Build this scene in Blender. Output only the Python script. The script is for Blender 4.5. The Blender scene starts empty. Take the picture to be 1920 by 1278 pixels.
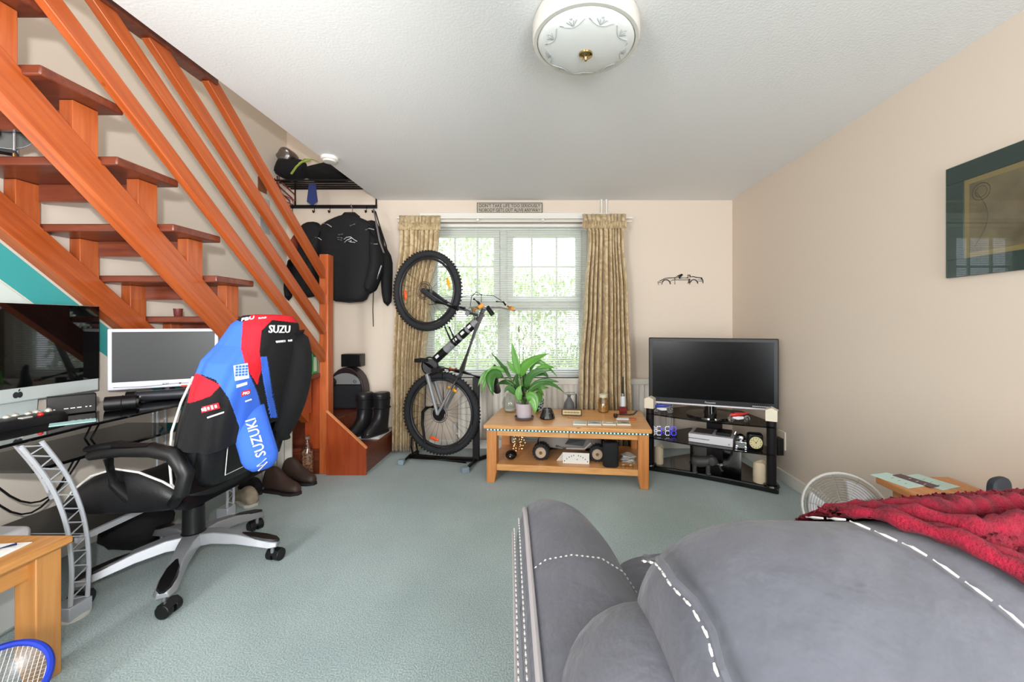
import bpy, bmesh, math, random
from mathutils import Vector, Matrix
random.seed(7)
S = bpy.context.scene
COL = S.collection
V = Vector
# ------------------------------------------------------------------ camera
F, CX, CY, H0 = 760.0, 1018.0, 607.5, 1.17        # focal length and principal point in 1920x1278 pixels, eye height
cam = bpy.data.cameras.new('camera')
cam.sensor_width = 36.0; cam.sensor_fit = 'HORIZONTAL'
cam.lens = F / 1920 * 36
cam.shift_x = (960 - CX) / 1920; cam.shift_y = (CY - 639) / 1920
cam.clip_start = 0.02
camo = bpy.data.objects.new('camera', cam); COL.objects.link(camo)
camo.location = (0, 0, H0); camo.rotation_euler = (math.pi/2, 0, 0)
S.camera = camo
# ------------------------------------------------------------------ light
S.view_settings.view_transform = 'Standard'
try: S.view_settings.look = 'None'
except Exception: pass
S.view_settings.gamma = 1.0
S.view_settings.use_curve_mapping = False
S.view_settings.exposure = 0.42
wd = bpy.data.worlds.new('sky'); S.world = wd; wd.use_nodes = True
bg = wd.node_tree.nodes['Background']
bg.inputs[0].default_value = (0.86, 0.93, 1.0, 1); bg.inputs[1].default_value = 2.6
def lamp(name, kind, loc, power, color=(1,1,1), aim=None, **kw):
    l = bpy.data.lights.new(name, kind); l.energy = power; l.color = color
    for k, v in kw.items(): setattr(l, k, v)
    o = bpy.data.objects.new(name, l); COL.objects.link(o); o.location = loc
    if aim is not None:
        o.rotation_euler = (V(aim) - V(loc)).to_track_quat('-Z', 'Y').to_euler()
    return o
# the photographer's flash, tilted up and to the left towards the stairs
lamp('flash', 'SPOT', (0.0, -0.13, 1.38), 165, (1, .97, .93), aim=(-2.42, 2.1, 1.85),
     spot_size=math.radians(90), spot_blend=1.0, shadow_soft_size=.035)
# added fill light behind the camera, set at an invented patio door
lamp('rear_fill', 'AREA', (1.15, -2.36, 1.15), 78, (.93, .97, 1.0), aim=(0.2, 1.5, 1.2),
     shape='RECTANGLE', size=1.1, size_y=2.0)

# second added fill, far left behind the camera, brightens the right wall
lamp('rear_left_fill', 'AREA', (-1.85, -2.36, 1.5), 75, (.95, .98, 1.0), aim=(.6, 2.0, 1.1),
     shape='RECTANGLE', size=.85, size_y=1.15)
# added fill at the top of the stairwell, brightens the stair wall
lamp('stairwell_fill', 'AREA', (-1.9, 1.9, 4.55), 13, (1, .97, .93), aim=(-2.1, 2.0, 0), shape='DISK', size=.4)
def at(px, py, Y):  return V(((px-CX)*Y/F, Y, H0+(CY-py)*Y/F))
def fl(px, py, z=0.0):
    return at(px, py, (H0-z)*F/(py-CY))
def onx(px, py, X): return at(px, py, F*X/(px-CX))
def onp(px, py, p, n):
    d = V(((px-CX)/F, 1, (CY-py)/F)); p = V(p); n = V(n); c = V((0, 0, H0))
    return c + d*((p-c).dot(n)/d.dot(n))
def pix(p): return (CX+p[0]/p[1]*F, CY-(p[2]-H0)/p[1]*F)

# ------------------------------------------------------------------ materials
def lin(c):
    return tuple(((x/255)/12.92 if x/255 <= .04045 else ((x/255+.055)/1.055)**2.4) for x in c) + (1.0,)
MATS = {}
def mat(name, c, rough=.5, metal=0., bump=None, var=None, coat=0., trans=0., emit=0., alpha=1., sheen=0., ior=1.45):
    if name in MATS: return MATS[name]
    m = bpy.data.materials.new(name); m.use_nodes = True; MATS[name] = m
    nt = m.node_tree; b = nt.nodes['Principled BSDF']
    b.inputs['Base Color'].default_value = lin(c)
    b.inputs['Roughness'].default_value = rough; b.inputs['Metallic'].default_value = metal
    b.inputs['IOR'].default_value = ior
    b.inputs['Coat Weight'].default_value = coat
    b.inputs['Transmission Weight'].default_value = trans
    b.inputs['Alpha'].default_value = alpha
    b.inputs['Sheen Weight'].default_value = sheen
    if emit:
        b.inputs['Emission Color'].default_value = lin(c); b.inputs['Emission Strength'].default_value = emit
    if bump or var:
        tc = nt.nodes.new('ShaderNodeTexCoord')
    if var:   # (scale, second colour, contrast)
        n = nt.nodes.new('ShaderNodeTexNoise'); n.inputs['Scale'].default_value = var[0]
        n.inputs['Detail'].default_value = 5
        r = nt.nodes.new('ShaderNodeValToRGB')
        w = var[2] if len(var) > 2 else .2
        r.color_ramp.elements[0].position = .5-w; r.color_ramp.elements[1].position = .5+w
        r.color_ramp.elements[0].color = lin(var[1]); r.color_ramp.elements[1].color = lin(c)
        nt.links.new(tc.outputs['Object'], n.inputs['Vector'])
        nt.links.new(n.outputs['Fac'], r.inputs[0]); nt.links.new(r.outputs[0], b.inputs['Base Color'])
    if bump:  # (scale, strength, distance)
        n2 = nt.nodes.new('ShaderNodeTexNoise'); n2.inputs['Scale'].default_value = bump[0]
        n2.inputs['Detail'].default_value = 4
        bn = nt.nodes.new('ShaderNodeBump'); bn.inputs['Strength'].default_value = bump[1]
        bn.inputs['Distance'].default_value = bump[2] if len(bump) > 2 else .004
        nt.links.new(tc.outputs['Object'], n2.inputs['Vector'])
        nt.links.new(n2.outputs['Fac'], bn.inputs['Height']); nt.links.new(bn.outputs[0], b.inputs['Normal'])
    return m
def wood(name, c1, c2, stretch=(1, 12, 12), scale=3.0, rough=.35, coat=.25, rot=0.):
    if name in MATS: return MATS[name]
    m = bpy.data.materials.new(name); m.use_nodes = True; MATS[name] = m
    nt = m.node_tree; b = nt.nodes['Principled BSDF']
    b.inputs['Roughness'].default_value = rough; b.inputs['Coat Weight'].default_value = coat
    b.inputs['Coat Roughness'].default_value = .25
    tc = nt.nodes.new('ShaderNodeTexCoord'); mp = nt.nodes.new('ShaderNodeMapping')
    mp.vector_type = 'TEXTURE'; mp.inputs['Scale'].default_value = tuple(1/s for s in stretch); mp.inputs['Rotation'].default_value = (rot, 0, 0)
    n = nt.nodes.new('ShaderNodeTexNoise'); n.inputs['Scale'].default_value = scale
    n.inputs['Detail'].default_value = 8; n.inputs['Distortion'].default_value = .15
    r = nt.nodes.new('ShaderNodeValToRGB')
    r.color_ramp.elements[0].position = .32; r.color_ramp.elements[1].position = .68
    r.color_ramp.elements[0].color = lin(c2); r.color_ramp.elements[1].color = lin(c1)
    v = nt.nodes.new('ShaderNodeTexVoronoi'); v.inputs['Scale'].default_value = 2.3
    kr = nt.nodes.new('ShaderNodeValToRGB')
    kr.color_ramp.elements[0].position = .03; kr.color_ramp.elements[1].position = .06
    kr.color_ramp.elements[0].color = (.25, .18, .12, 1); kr.color_ramp.elements[1].color = (1, 1, 1, 1)
    mx = nt.nodes.new('ShaderNodeMixRGB'); mx.blend_type = 'MULTIPLY'; mx.inputs[0].default_value = .8
    mp2 = nt.nodes.new('ShaderNodeMapping'); mp2.inputs['Scale'].default_value = tuple(1+(s-1)*.12 for s in stretch)
    L = nt.links.new
    L(tc.outputs['Object'], mp.inputs[0]); L(mp.outputs[0], n.inputs['Vector']); L(n.outputs['Fac'], r.inputs[0])
    L(tc.outputs['Object'], mp2.inputs[0]); L(mp2.outputs[0], v.inputs['Vector']); L(v.outputs['Distance'], kr.inputs[0])
    L(r.outputs[0], mx.inputs[1]); L(kr.outputs[0], mx.inputs[2]); L(mx.outputs[0], b.inputs['Base Color'])
    return m
def glass(name, c=(255,255,255), rough=.0, alpha=.12):
    """thin clear pane: mostly see-through with a sharp gloss"""
    if name in MATS: return MATS[name]
    m = bpy.data.materials.new(name); m.use_nodes = True; MATS[name] = m
    nt = m.node_tree; nt.nodes.clear()
    o = nt.nodes.new('ShaderNodeOutputMaterial'); t = nt.nodes.new('ShaderNodeBsdfTransparent')
    g = nt.nodes.new('ShaderNodeBsdfGlossy'); mx = nt.nodes.new('ShaderNodeMixShader')
    t.inputs[0].default_value = lin(c); g.inputs['Roughness'].default_value = rough
    lw = nt.nodes.new('ShaderNodeLayerWeight'); lw.inputs[0].default_value = .5
    pw = nt.nodes.new('ShaderNodeMath'); pw.operation = 'POWER'; pw.inputs[1].default_value = 4
    ml = nt.nodes.new('ShaderNodeMath'); ml.operation = 'MULTIPLY_ADD'; ml.inputs[1].default_value = .7; ml.inputs[2].default_value = alpha
    nt.links.new(lw.outputs['Facing'], pw.inputs[0]); nt.links.new(pw.outputs[0], ml.inputs[0]); nt.links.new(ml.outputs[0], mx.inputs[0])
    nt.links.new(t.outputs[0], mx.inputs[1]); nt.links.new(g.outputs[0], mx.inputs[2])
    nt.links.new(mx.outputs[0], o.inputs[0])
    return m

# ------------------------------------------------------------------ mesh helpers
OFF = {}
def frame(d):
    d = V(d).normalized(); a = V((0, 0, 1)) if abs(d.z) < .9 else V((1, 0, 0))
    x = d.cross(a).normalized(); return x, x.cross(d).normalized()
class G:
    def __init__(s, T=None): s.v = []; s.f = []; s.T = T
    def add(s, vs, fs):
        k = len(s.v)
        if s.T is not None: vs = [s.T @ V(p) for p in vs]
        s.v += [V(p) for p in vs]; s.f += [[i+k for i in q] for q in fs]; return s
    def bb(s, x0, x1, y0, y1, z0, z1):
        return s.add([(x0,y0,z0),(x1,y0,z0),(x1,y1,z0),(x0,y1,z0),(x0,y0,z1),(x1,y0,z1),(x1,y1,z1),(x0,y1,z1)],
                     [(0,3,2,1),(4,5,6,7),(0,1,5,4),(1,2,6,5),(2,3,7,6),(3,0,4,7)])
    def box(s, c, sz, R=None):
        c = V(c); vs = []
        for z in (-.5,.5):
            for x, y in ((-.5,-.5),(.5,-.5),(.5,.5),(-.5,.5)):
                p = V((x*sz[0], y*sz[1], z*sz[2])); vs.append(c + (R @ p if R is not None else p))
        return s.add(vs, [(0,3,2,1),(4,5,6,7),(0,1,5,4),(1,2,6,5),(2,3,7,6),(3,0,4,7)])
    def loft(s, rings, closed=True, cap=True):
        n = len(rings[0]); vs = [p for r in rings for p in r]; fs = []
        for i in range(len(rings)-1):
            for j in range(n if closed else n-1):
                a = i*n+j; b = i*n+(j+1) % n; fs.append((a, b, b+n, a+n))
        if cap and closed:
            fs.append(list(range(n-1, -1, -1))); fs.append([(len(rings)-1)*n+j for j in range(n)])
        return s.add(vs, fs)
    def cyl(s, p0, p1, r0, r1=None, n=12, cap=True):
        p0 = V(p0); p1 = V(p1); r1 = r0 if r1 is None else r1; x, y = frame(p1-p0)
        R = [[p+(x*math.cos(a)+y*math.sin(a))*r for a in [2*math.pi*j/n for j in range(n)]] for p, r in ((p0, r0), (p1, r1))]
        return s.loft(R, True, cap)
    def tube(s, pts, r, n=8, closed=False, flat=1.0):
        pts = [V(p) for p in pts]; m = len(pts); rr = r if isinstance(r, (list, tuple)) else [r]*m; rings = []
        px = None
        for i, p in enumerate(pts):
            d = (pts[(i+1) % m]-pts[i-1]) if closed else (pts[min(i+1, m-1)]-pts[max(i-1, 0)])
            d = d.normalized() if d.length > 1e-9 else V((0, 0, 1))
            if px is None: x, y = frame(d)
            else:
                x = (px - d*px.dot(d)); x = x.normalized() if x.length > 1e-6 else frame(d)[0]; y = d.cross(x)
            px = x
            rings.append([p+(x*math.cos(a)+y*math.sin(a)*flat)*rr[i] for a in [2*math.pi*j/n for j in range(n)]])
        if closed: rings.append(rings[0]); return s.loft(rings, True, False)
        return s.loft(rings, True, True)
    def lathe(s, c, prof, n=24, R=None):
        c = V(c); rings = []
        for r, z in prof:
            r = max(r, 1e-4); ring = []
            for j in range(n):
                a = 2*math.pi*j/n; p = V((r*math.cos(a), r*math.sin(a), z)); ring.append(c+(R @ p if R is not None else p))
            rings.append(ring)
        return s.loft(rings, True, True)
    def ell(s, c, r, n=16, m=10, R=None):
        prof = []
        c = V(c); rings = []
        for i in range(m+1):
            t = -math.pi/2+math.pi*i/m; cr = max(math.cos(t), .002)
            ring = []
            for j in range(n):
                a = 2*math.pi*j/n; p = V((r[0]*cr*math.cos(a), r[1]*cr*math.sin(a), r[2]*math.sin(t)))
                ring.append(c+(R @ p if R is not None else p))
            rings.append(ring)
        return s.loft(rings, True, True)
    def torus(s, c, R, r, nrm=(0,0,1), n=32, m=8, ry=None):
        c = V(c); x, y = frame(nrm); nn = V(nrm).normalized(); rings = []
        for i in range(n+1):
            a = 2*math.pi*i/n; d = x*math.cos(a)+y*math.sin(a)
            rings.append([c+d*(R+r*math.cos(b))+nn*(ry or r)*math.sin(b) for b in [2*math.pi*j/m for j in range(m)]])
        return s.loft(rings, True, False)
    def prism(s, poly, ext):
        poly = [V(p) for p in poly]; n = len(poly); e = V(ext)
        return s.add(poly+[p+e for p in poly], [list(range(n-1, -1, -1)), list(range(n, 2*n))] +
                     [(i, (i+1) % n, (i+1) % n+n, i+n) for i in range(n)])
    def grid(s, fn, nu, nv):
        vs = [fn(i/nu, j/nv) for i in range(nu+1) for j in range(nv+1)]
        return s.add(vs, [(i*(nv+1)+j, (i+1)*(nv+1)+j, (i+1)*(nv+1)+j+1, i*(nv+1)+j+1) for i in range(nu) for j in range(nv)])
    def out(s, name, m, parent=None, label=None, cat=None, group=None, kind=None, bevel=0, angle=40, solid=0, sub=0):
        me = bpy.data.meshes.new(name)
        if parent is None:
            xs = [p.x for p in s.v]; ys = [p.y for p in s.v]
            off = V(((min(xs)+max(xs))/2, (min(ys)+max(ys))/2, min(p.z for p in s.v)))
        else: off = OFF[parent.name]
        me.from_pydata([tuple(p-off) for p in s.v], [], s.f)
        bm = bmesh.new(); bm.from_mesh(me); bmesh.ops.recalc_face_normals(bm, faces=bm.faces); bm.to_mesh(me); bm.free()
        me.polygons.foreach_set('use_smooth', [True]*len(me.polygons))
        me.set_sharp_from_angle(angle=math.radians(angle))
        me.materials.append(m)
        o = bpy.data.objects.new(name, me); COL.objects.link(o); OFF[o.name] = off
        if parent is None: o.location = off
        else: o.parent = parent
        if label: o['label'] = label
        if cat: o['category'] = cat
        if group: o['group'] = group
        if kind: o['kind'] = kind
        if solid:
            q = o.modifiers.new('thickness', 'SOLIDIFY'); q.thickness = solid; q.offset = 0
        if bevel:
            q = o.modifiers.new('bevel', 'BEVEL'); q.width = bevel; q.segments = 2; q.limit_method = 'ANGLE'
        if sub:
            q = o.modifiers.new('smooth', 'SUBSURF'); q.levels = sub; q.render_levels = sub
        return o
def thing(name, label, cat, loc, group=None):
    o = bpy.data.objects.new(name, None); COL.objects.link(o); o.location = loc; OFF[o.name] = V(loc)
    o.empty_display_size = .05
    o['label'] = label; o['category'] = cat
    if group: o['group'] = group
    return o
def rz(a): return Matrix.Rotation(a, 3, 'Z')
def bx(x0, x1, y0, y1, z0, z1): return G().bb(x0, x1, y0, y1, z0, z1)
def text(s, parent, m, c, xd, zd, height=None, width=None, ext=.0006, name='lettering', shear=0, font_off=0):
    """flat lettering as real geometry, centred on c, reading along xd with zd up"""
    cu = bpy.data.curves.new('t', 'FONT'); cu.body = s; cu.align_x = 'CENTER'; cu.align_y = 'CENTER'
    cu.extrude = .5; cu.offset = font_off; cu.resolution_u = 2; cu.shear = shear
    to = bpy.data.objects.new('t', cu); COL.objects.link(to)
    dg = bpy.context.evaluated_depsgraph_get(); me = bpy.data.meshes.new_from_object(to.evaluated_get(dg))
    bpy.data.objects.remove(to); bpy.data.curves.remove(cu)
    vs = [v.co.copy() for v in me.vertices]; fs = [list(p.vertices) for p in me.polygons]; bpy.data.meshes.remove(me)
    x0 = min(v.x for v in vs); x1 = max(v.x for v in vs); y0 = min(v.y for v in vs); y1 = max(v.y for v in vs)
    sx = sy = 1.0
    if height: sy = height/(y1-y0); sx = sy
    if width: sx = width/(x1-x0); sy = sy if height else sx
    xd = V(xd).normalized(); zd = V(zd).normalized(); nd = xd.cross(zd); c = V(c)
    g = G(); g.add([c+xd*(v.x-(x0+x1)/2)*sx+zd*(v.y-(y0+y1)/2)*sy+nd*v.z*ext*2 for v in vs], fs)
    return g.out(name, m, parent)
def struct(g, name, m, **k): return g.out(name, m, kind='structure', **k)
# ================================================================== setting
XL, XR, YB, YR, ZC = -2.42, 1.79, 3.83, -2.4, 2.34      # left wall, right wall, window wall, rear wall, ceiling
XE = -1.556                                             # edge of the stairwell opening
PAINT = mat('wall_paint', (228, 213, 197), .85, bump=(60, .08, .002))
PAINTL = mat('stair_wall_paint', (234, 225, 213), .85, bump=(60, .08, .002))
def ceil_mat():
    m = mat('artex_ceiling', (238, 238, 238), .9)
    nt = m.node_tree; b = nt.nodes['Principled BSDF']
    tc = nt.nodes.new('ShaderNodeTexCoord'); n = nt.nodes.new('ShaderNodeTexNoise'); n.inputs['Scale'].default_value = 95
    n.inputs['Detail'].default_value = 3
    bn = nt.nodes.new('ShaderNodeBump'); bn.inputs['Strength'].default_value = .35; bn.inputs['Distance'].default_value = .004
    nt.links.new(tc.outputs['Object'], n.inputs['Vector']); nt.links.new(n.outputs['Fac'], bn.inputs['Height'])
    nt.links.new(bn.outputs[0], b.inputs['Normal']); return m
CEIL = ceil_mat()
def carpet():
    m = mat('teal_carpet', (146, 165, 163), .97)
    nt = m.node_tree; b = nt.nodes['Principled BSDF']; b.inputs['Sheen Weight'].default_value = .3
    tc = nt.nodes.new('ShaderNodeTexCoord')
    n = nt.nodes.new('ShaderNodeTexNoise'); n.inputs['Scale'].default_value = 170; n.inputs['Detail'].default_value = 3
    n2 = nt.nodes.new('ShaderNodeTexNoise'); n2.inputs['Scale'].default_value = 2.2; n2.inputs['Detail'].default_value = 3
    r = nt.nodes.new('ShaderNodeValToRGB'); r.color_ramp.elements[0].position = .3; r.color_ramp.elements[1].position = .72
    r.color_ramp.elements[0].color = lin((136, 160, 162)); r.color_ramp.elements[1].color = lin((194, 208, 207))
    r2 = nt.nodes.new('ShaderNodeValToRGB'); r2.color_ramp.elements[0].position = .35; r2.color_ramp.elements[1].position = .65
    r2.color_ramp.elements[0].color = (.84, .86, .86, 1); r2.color_ramp.elements[1].color = (1, 1, 1, 1)
    mx = nt.nodes.new('ShaderNodeMixRGB'); mx.blend_type = 'MULTIPLY'; mx.inputs[0].default_value = 1
    bn = nt.nodes.new('ShaderNodeBump'); bn.inputs['Strength'].default_value = .7; bn.inputs['Distance'].default_value = .006
    L = nt.links.new
    L(tc.outputs['Object'], n.inputs['Vector']); L(tc.outputs['Object'], n2.inputs['Vector'])
    L(n.outputs['Fac'], r.inputs[0]); L(n2.outputs['Fac'], r2.inputs[0]); L(r.outputs[0], mx.inputs[1]); L(r2.outputs[0], mx.inputs[2])
    L(mx.outputs[0], b.inputs['Base Color']); L(n.outputs['Fac'], bn.inputs['Height']); L(bn.outputs[0], b.inputs['Normal'])
    return m
CARPET = carpet()
WHITE = mat('white_gloss_paint', (238, 234, 226), .35)
UPVC = mat('white_upvc', (226, 230, 224), .35)
struct(bx(XL, XR, YR, YB+.01, -.1, 0), 'floor', CARPET)
g = G(); g.bb(XE, XR, YR, YB, ZC, ZC+.22); g.bb(XL, XE, YR, .3, ZC, ZC+.22)
struct(g, 'ceiling', CEIL)
struct(bx(XL, XR, .3, YB, 4.7, 4.8), 'ceiling_upper', CEIL)
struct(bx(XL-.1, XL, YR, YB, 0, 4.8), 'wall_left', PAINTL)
struct(bx(XR, XR+.1, YR, YB+.2, 0, ZC+.22), 'wall_right', PAINT)
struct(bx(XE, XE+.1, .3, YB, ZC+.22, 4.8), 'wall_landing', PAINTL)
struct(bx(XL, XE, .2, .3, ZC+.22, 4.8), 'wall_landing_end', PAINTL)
# window wall with opening
WX0, WX1, WZ0, WZ1 = -1.14, .43, .655, 2.135
g = G(); g.bb(XL-.1, WX0, YB, YB+.24, 0, 4.8); g.bb(WX1, XR+.1, YB, YB+.24, 0, ZC+.22)
g.bb(WX0, WX1, YB, YB+.24, 0, WZ0); g.bb(WX0, WX1, YB, YB+.24, WZ1, ZC+.22)
struct(g, 'wall_back', PAINT)
def frame_rect(g, x0, x1, z0, z1, w, y0, y1):
    g.bb(x0, x1, y0, y1, z0, z0+w); g.bb(x0, x1, y0, y1, z1-w, z1); g.bb(x0, x0+w, y0, y1, z0+w, z1-w); g.bb(x1-w, x1, y0, y1, z0+w, z1-w)
# rear wall behind the camera, door and window openings added for the fills
g = G(); g.bb(XL, -2.32, YR-.1, YR, 0, ZC); g.bb(-1.38, .55, YR-.1, YR, 0, ZC); g.bb(-2.32, -1.38, YR-.1, YR, 0, .9); g.bb(-2.32, -1.38, YR-.1, YR, 2.1, ZC); g.bb(1.72, XR, YR-.1, YR, 0, ZC); g.bb(.55, 1.72, YR-.1, YR, 2.18, ZC)
struct(g, 'wall_rear', PAINT)
g = G(); 
for a in (.55, 1.11, 1.67): g.bb(a, a+.05, YR-.08, YR-.03, 0, 2.18)
g.bb(.55, 1.72, YR-.08, YR-.03, 0, .06); g.bb(.55, 1.72, YR-.08, YR-.03, 2.12, 2.18)
struct(g, 'added_rear_door', UPVC)  # unseen door frame, added to go with the rear fill light
g = G(); frame_rect(g, -2.32, -1.38, .9, 2.1, .05, YR-.08, YR-.03); g.bb(-1.875, -1.825, YR-.08, YR-.03, .95, 2.05); struct(g, 'added_rear_window', UPVC)  # unseen window frame, added to go with the left rear fill
struct(bx(XR-.018, XR, YR, YB, 0, .085), 'baseboard_right', WHITE, bevel=.004)
struct(bx(-1.36, XR-.02, YB-.018, YB, 0, .085), 'baseboard_back', WHITE, bevel=.004)
struct(bx(XL, XL+.015, YR, 3.1, 0, .085), 'baseboard_left', WHITE, bevel=.004)
g = G()
for px in (1128, 1137): 
    a = at(px, 373, YB-.02); g.cyl((a.x, a.y, 2.18), (a.x, a.y, ZC), .011, n=10)
struct(g, 'trim_1', WHITE)
# ------------------------------------------------------------------ window
YW = YB+.13
wf = G(); frame_rect(wf, WX0, WX1, WZ0, WZ1, .055, YW, YW+.07)
MX = at(944, 600, YW).x; TZ = at(944, 572, YW).z
wf.bb(MX-.035, MX+.035, YW, YW+.07, WZ0+.055, WZ1-.055)
wf.bb(WX0+.055, MX-.035, YW+.001, YW+.069, TZ-.03, TZ+.03); wf.bb(MX+.035, WX1-.055, YW+.001, YW+.069, TZ-.03, TZ+.03)
win = struct(wf, 'window_1', UPVC, bevel=.004)
PANE = glass('window_glass')
for (x0, x1) in ((WX0+.055, MX-.035), (MX+.035, WX1-.055)):
    for (z0, z1, op) in ((WZ0+.055, TZ-.03, 0), (TZ+.03, WZ1-.055, 1)):
        sg = G(); w = .06 if op else .025
        frame_rect(sg, x0, x1, z0, z1, w, YW-.015 if op else YW+.01, YW+.05)
        sash = sg.out('sash', UPVC, win, bevel=.004)
        gb = G(); nx = 2
        for i in range(1, nx+1):
            xx = x0+(x1-x0)*i/(nx+1); gb.bb(xx-.009, xx+.009, YW+.02, YW+.04, z0+w, z1-w)
        if op: zz = z0+(z1-z0)*.5; gb.bb(x0+w, x1-w, YW+.021, YW+.039, zz-.009, zz+.009)
        gb.out('glazing_bar', UPVC, win)
        G().add([(x0+w, YW+.03, z0+w), (x1-w, YW+.03, z0+w), (x1-w, YW+.03, z1-w), (x0+w, YW+.03, z1-w)], [(0,1,2,3)]).out('pane', PANE, win)
struct(bx(WX0-.06, WX1+.06, YB-.07, YB+.13, WZ0-.025, WZ0), 'trim_sill', WHITE, bevel=.006)
struct(bx(WX0-.02, WX1+.2, YB-.03, YB, 2.14, 2.215), 'trim_lintel', WHITE, bevel=.003)
# outside: lawn, hedge, tree
LEAF1 = mat('hedge_leaf', (206, 220, 172), .6, var=(3, (160, 186, 124), .25))
LAWN = mat('lawn', (160, 176, 120), .9, var=(4, (120, 150, 80)))
o = bx(-9, 9, YB+.3, 16, -.3, -.2).out('lawn', LAWN, label='sunlit lawn outside the window', cat='lawn', kind='stuff')
def hedge(name, label, c, r, n, s):
    g = G()
    for i in range(n):
        while True:
            p = V((random.uniform(-1, 1), random.uniform(-1, 1), random.uniform(-1, 1)))
            if .55 < p.length < 1: break
        q = V(c)+V((p.x*r[0], p.y*r[1], p.z*r[2]))
        x, y = frame((random.uniform(-1,1), random.uniform(-1,.2), random.uniform(-.3,1)))
        k = s*random.uniform(.6, 1.3)
        g.add([q-x*k*.5, q+y*k, q+x*k*.5, q-y*k], [(0,1,2,3)])
    return g.out(name, LEAF1, label=label, cat='hedge', kind='stuff')
hedge('hedge', 'green garden hedge beyond the window blind', (-.8, 7.6, 1.05), (4.2, .8, 1.2), 12000, .055)
hedge('tree_foliage', 'pale tree foliage at the upper left of the window', (-2.6, 9.6, 2.2), (1.8, .9, 2.38), 6000, .06)
hedge('shrub', 'bright shrub low at the right of the window', (1.5, 5.9, .75), (.9, .5, .9), 3000, .05)
# ------------------------------------------------------------------ venetian blind
bl = thing('venetian_blind', 'white venetian blind with open slats inside the window recess', 'blind', (MX, YB+.06, WZ0))
SLAT = mat('blind_slat', (244, 244, 238), .4)
BZ0, BZ1 = WZ0+.03, WZ1-.035
bx(WX0+.012, WX1-.012, YB+.045, YB+.085, BZ1, WZ1-.003).out('headrail', SLAT, bl, bevel=.003)
bx(WX0+.012, WX1-.012, YB+.05, YB+.08, WZ0+.006, WZ0+.024).out('bottom_rail', SLAT, bl, bevel=.003)
ns = 66; s0 = None
for i in range(ns):
    z = BZ0+(BZ1-BZ0-.012)*(i+.3)/ns
    if s0 is None:
        sg = G(); t = math.radians(20); pr = []
        for j in range(5):
            u = (j-2)/2*.0125; pr.append((u*math.cos(t), u*math.sin(t)-.0016*(1-(j-2)**2/4)*-1))
        sg.grid(lambda a, b: V((WX0+.014+(WX1-WX0-.028)*a, YB+.065+pr[int(round(b*4))][0], z+pr[int(round(b*4))][1])), 1, 4)
        s0 = sg.out('slat', SLAT, bl); z00 = z
    else:
        c = s0.copy(); COL.objects.link(c); c.parent = bl; c.location = (0, 0, z-z00)
for px in (812, 893, 995, 1066):
    a = at(px, 500, YB+.065)
    G().cyl((a.x, YB+.051, WZ0+.02), (a.x, YB+.051, BZ1), .0012, n=5).cyl((a.x, YB+.079, WZ0+.02), (a.x, YB+.079, BZ1), .0012, n=5).out('ladder_cord', SLAT, bl)
# ------------------------------------------------------------------ staircase
PINE = wood('orange_stained_pine', (194, 98, 48), (168, 76, 32), (16, .8, 16), 3.0, rot=math.radians(-40))
PINEV = wood('orange_stained_pine_upright', (198, 104, 54), (172, 80, 38), (14, 14, 1.2), 3.0)
TREAD = wood('red_brown_tread', (124, 62, 40), (98, 44, 30), (1.5, 14, 14), 3.0)
PANELW = wood('red_brown_panel', (176, 78, 34), (150, 60, 26), (10, 10, 1.2), 3.0)
st = thing('staircase', 'open tread wooden staircase with orange pine stringers and sloping rails', 'staircase', (-2.05, 2.2, 0))
RISE, RUN, XE_T = .213, .252, -1.735
def nos(k): return 2.435-RUN*k
def ztr(k): return 1.393+RISE*k
def ztop(Y): return 1.50-.86*(Y-2.04)
def stringer(x0, x1):
    poly = [(x0, .75, ztop(.75)), (x0, 3.12, ztop(3.12)), (x0, 3.12, ztop(3.12)-.16), (x0, .75, ztop(.75)-.16)]
    G().prism(poly, (x1-x0, 0, 0)).out('stringer', PINE, st, bevel=.003)
stringer(-1.86, -1.80); stringer(-2.41, -2.345)
for k in range(-3, 6):
    y1 = nos(k); z = ztr(k)
    bx(-2.415, XE_T, y1-.28, y1, z, z+.036).out('tread', TREAD, st, bevel=.006)
    bx(-2.34, -1.865, y1-.05, y1-.03, z-.08, z-.001).out('riser_strip', TREAD, st)
    for x0, x1 in ((-1.856, -1.803), (-2.405, -2.35)):
        zb = ztop(y1-.04)-.06
        bx(x0, x1, y1-.125, y1-.035, zb, z-.0015).out('tread_block', PINEV, st, bevel=.002)
NX0, NX1, NY0, NY1 = -1.746, -1.676, 3.16, 3.245
g = bx(NX0, NX1, NY0, NY1, 0, 1.717); g.out('newel_post', PINEV, st, bevel=.006)
for a, b in (((392, 150), (598, 516)), ((447, 320), (599, 564)), ((401, 320), (599, 620)), ((337, 320), (600, 672))):
    pa = onx(*a, -1.71); pb = at(*b, 3.165); pb.x = -1.71
    d = (pa-pb).normalized(); pa = pb+d*((2.425-pb.z)/d.z)
    nrm = V((0, -d.z, d.y)) if d.y < 0 else V((0, d.z, -d.y))
    h = nrm*.034
    G().prism([pa+h-V((.018,0,0)), pb+h-V((.018,0,0)), pb-h-V((.018,0,0)), pa-h-V((.018,0,0))], (.036, 0, 0)).out('rail', PINE, st, bevel=.003)
bx(-1.745, -1.68, .25, 2.1, 2.405, 2.56).out('ceiling_beam', TREAD, st, bevel=.003)
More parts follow.
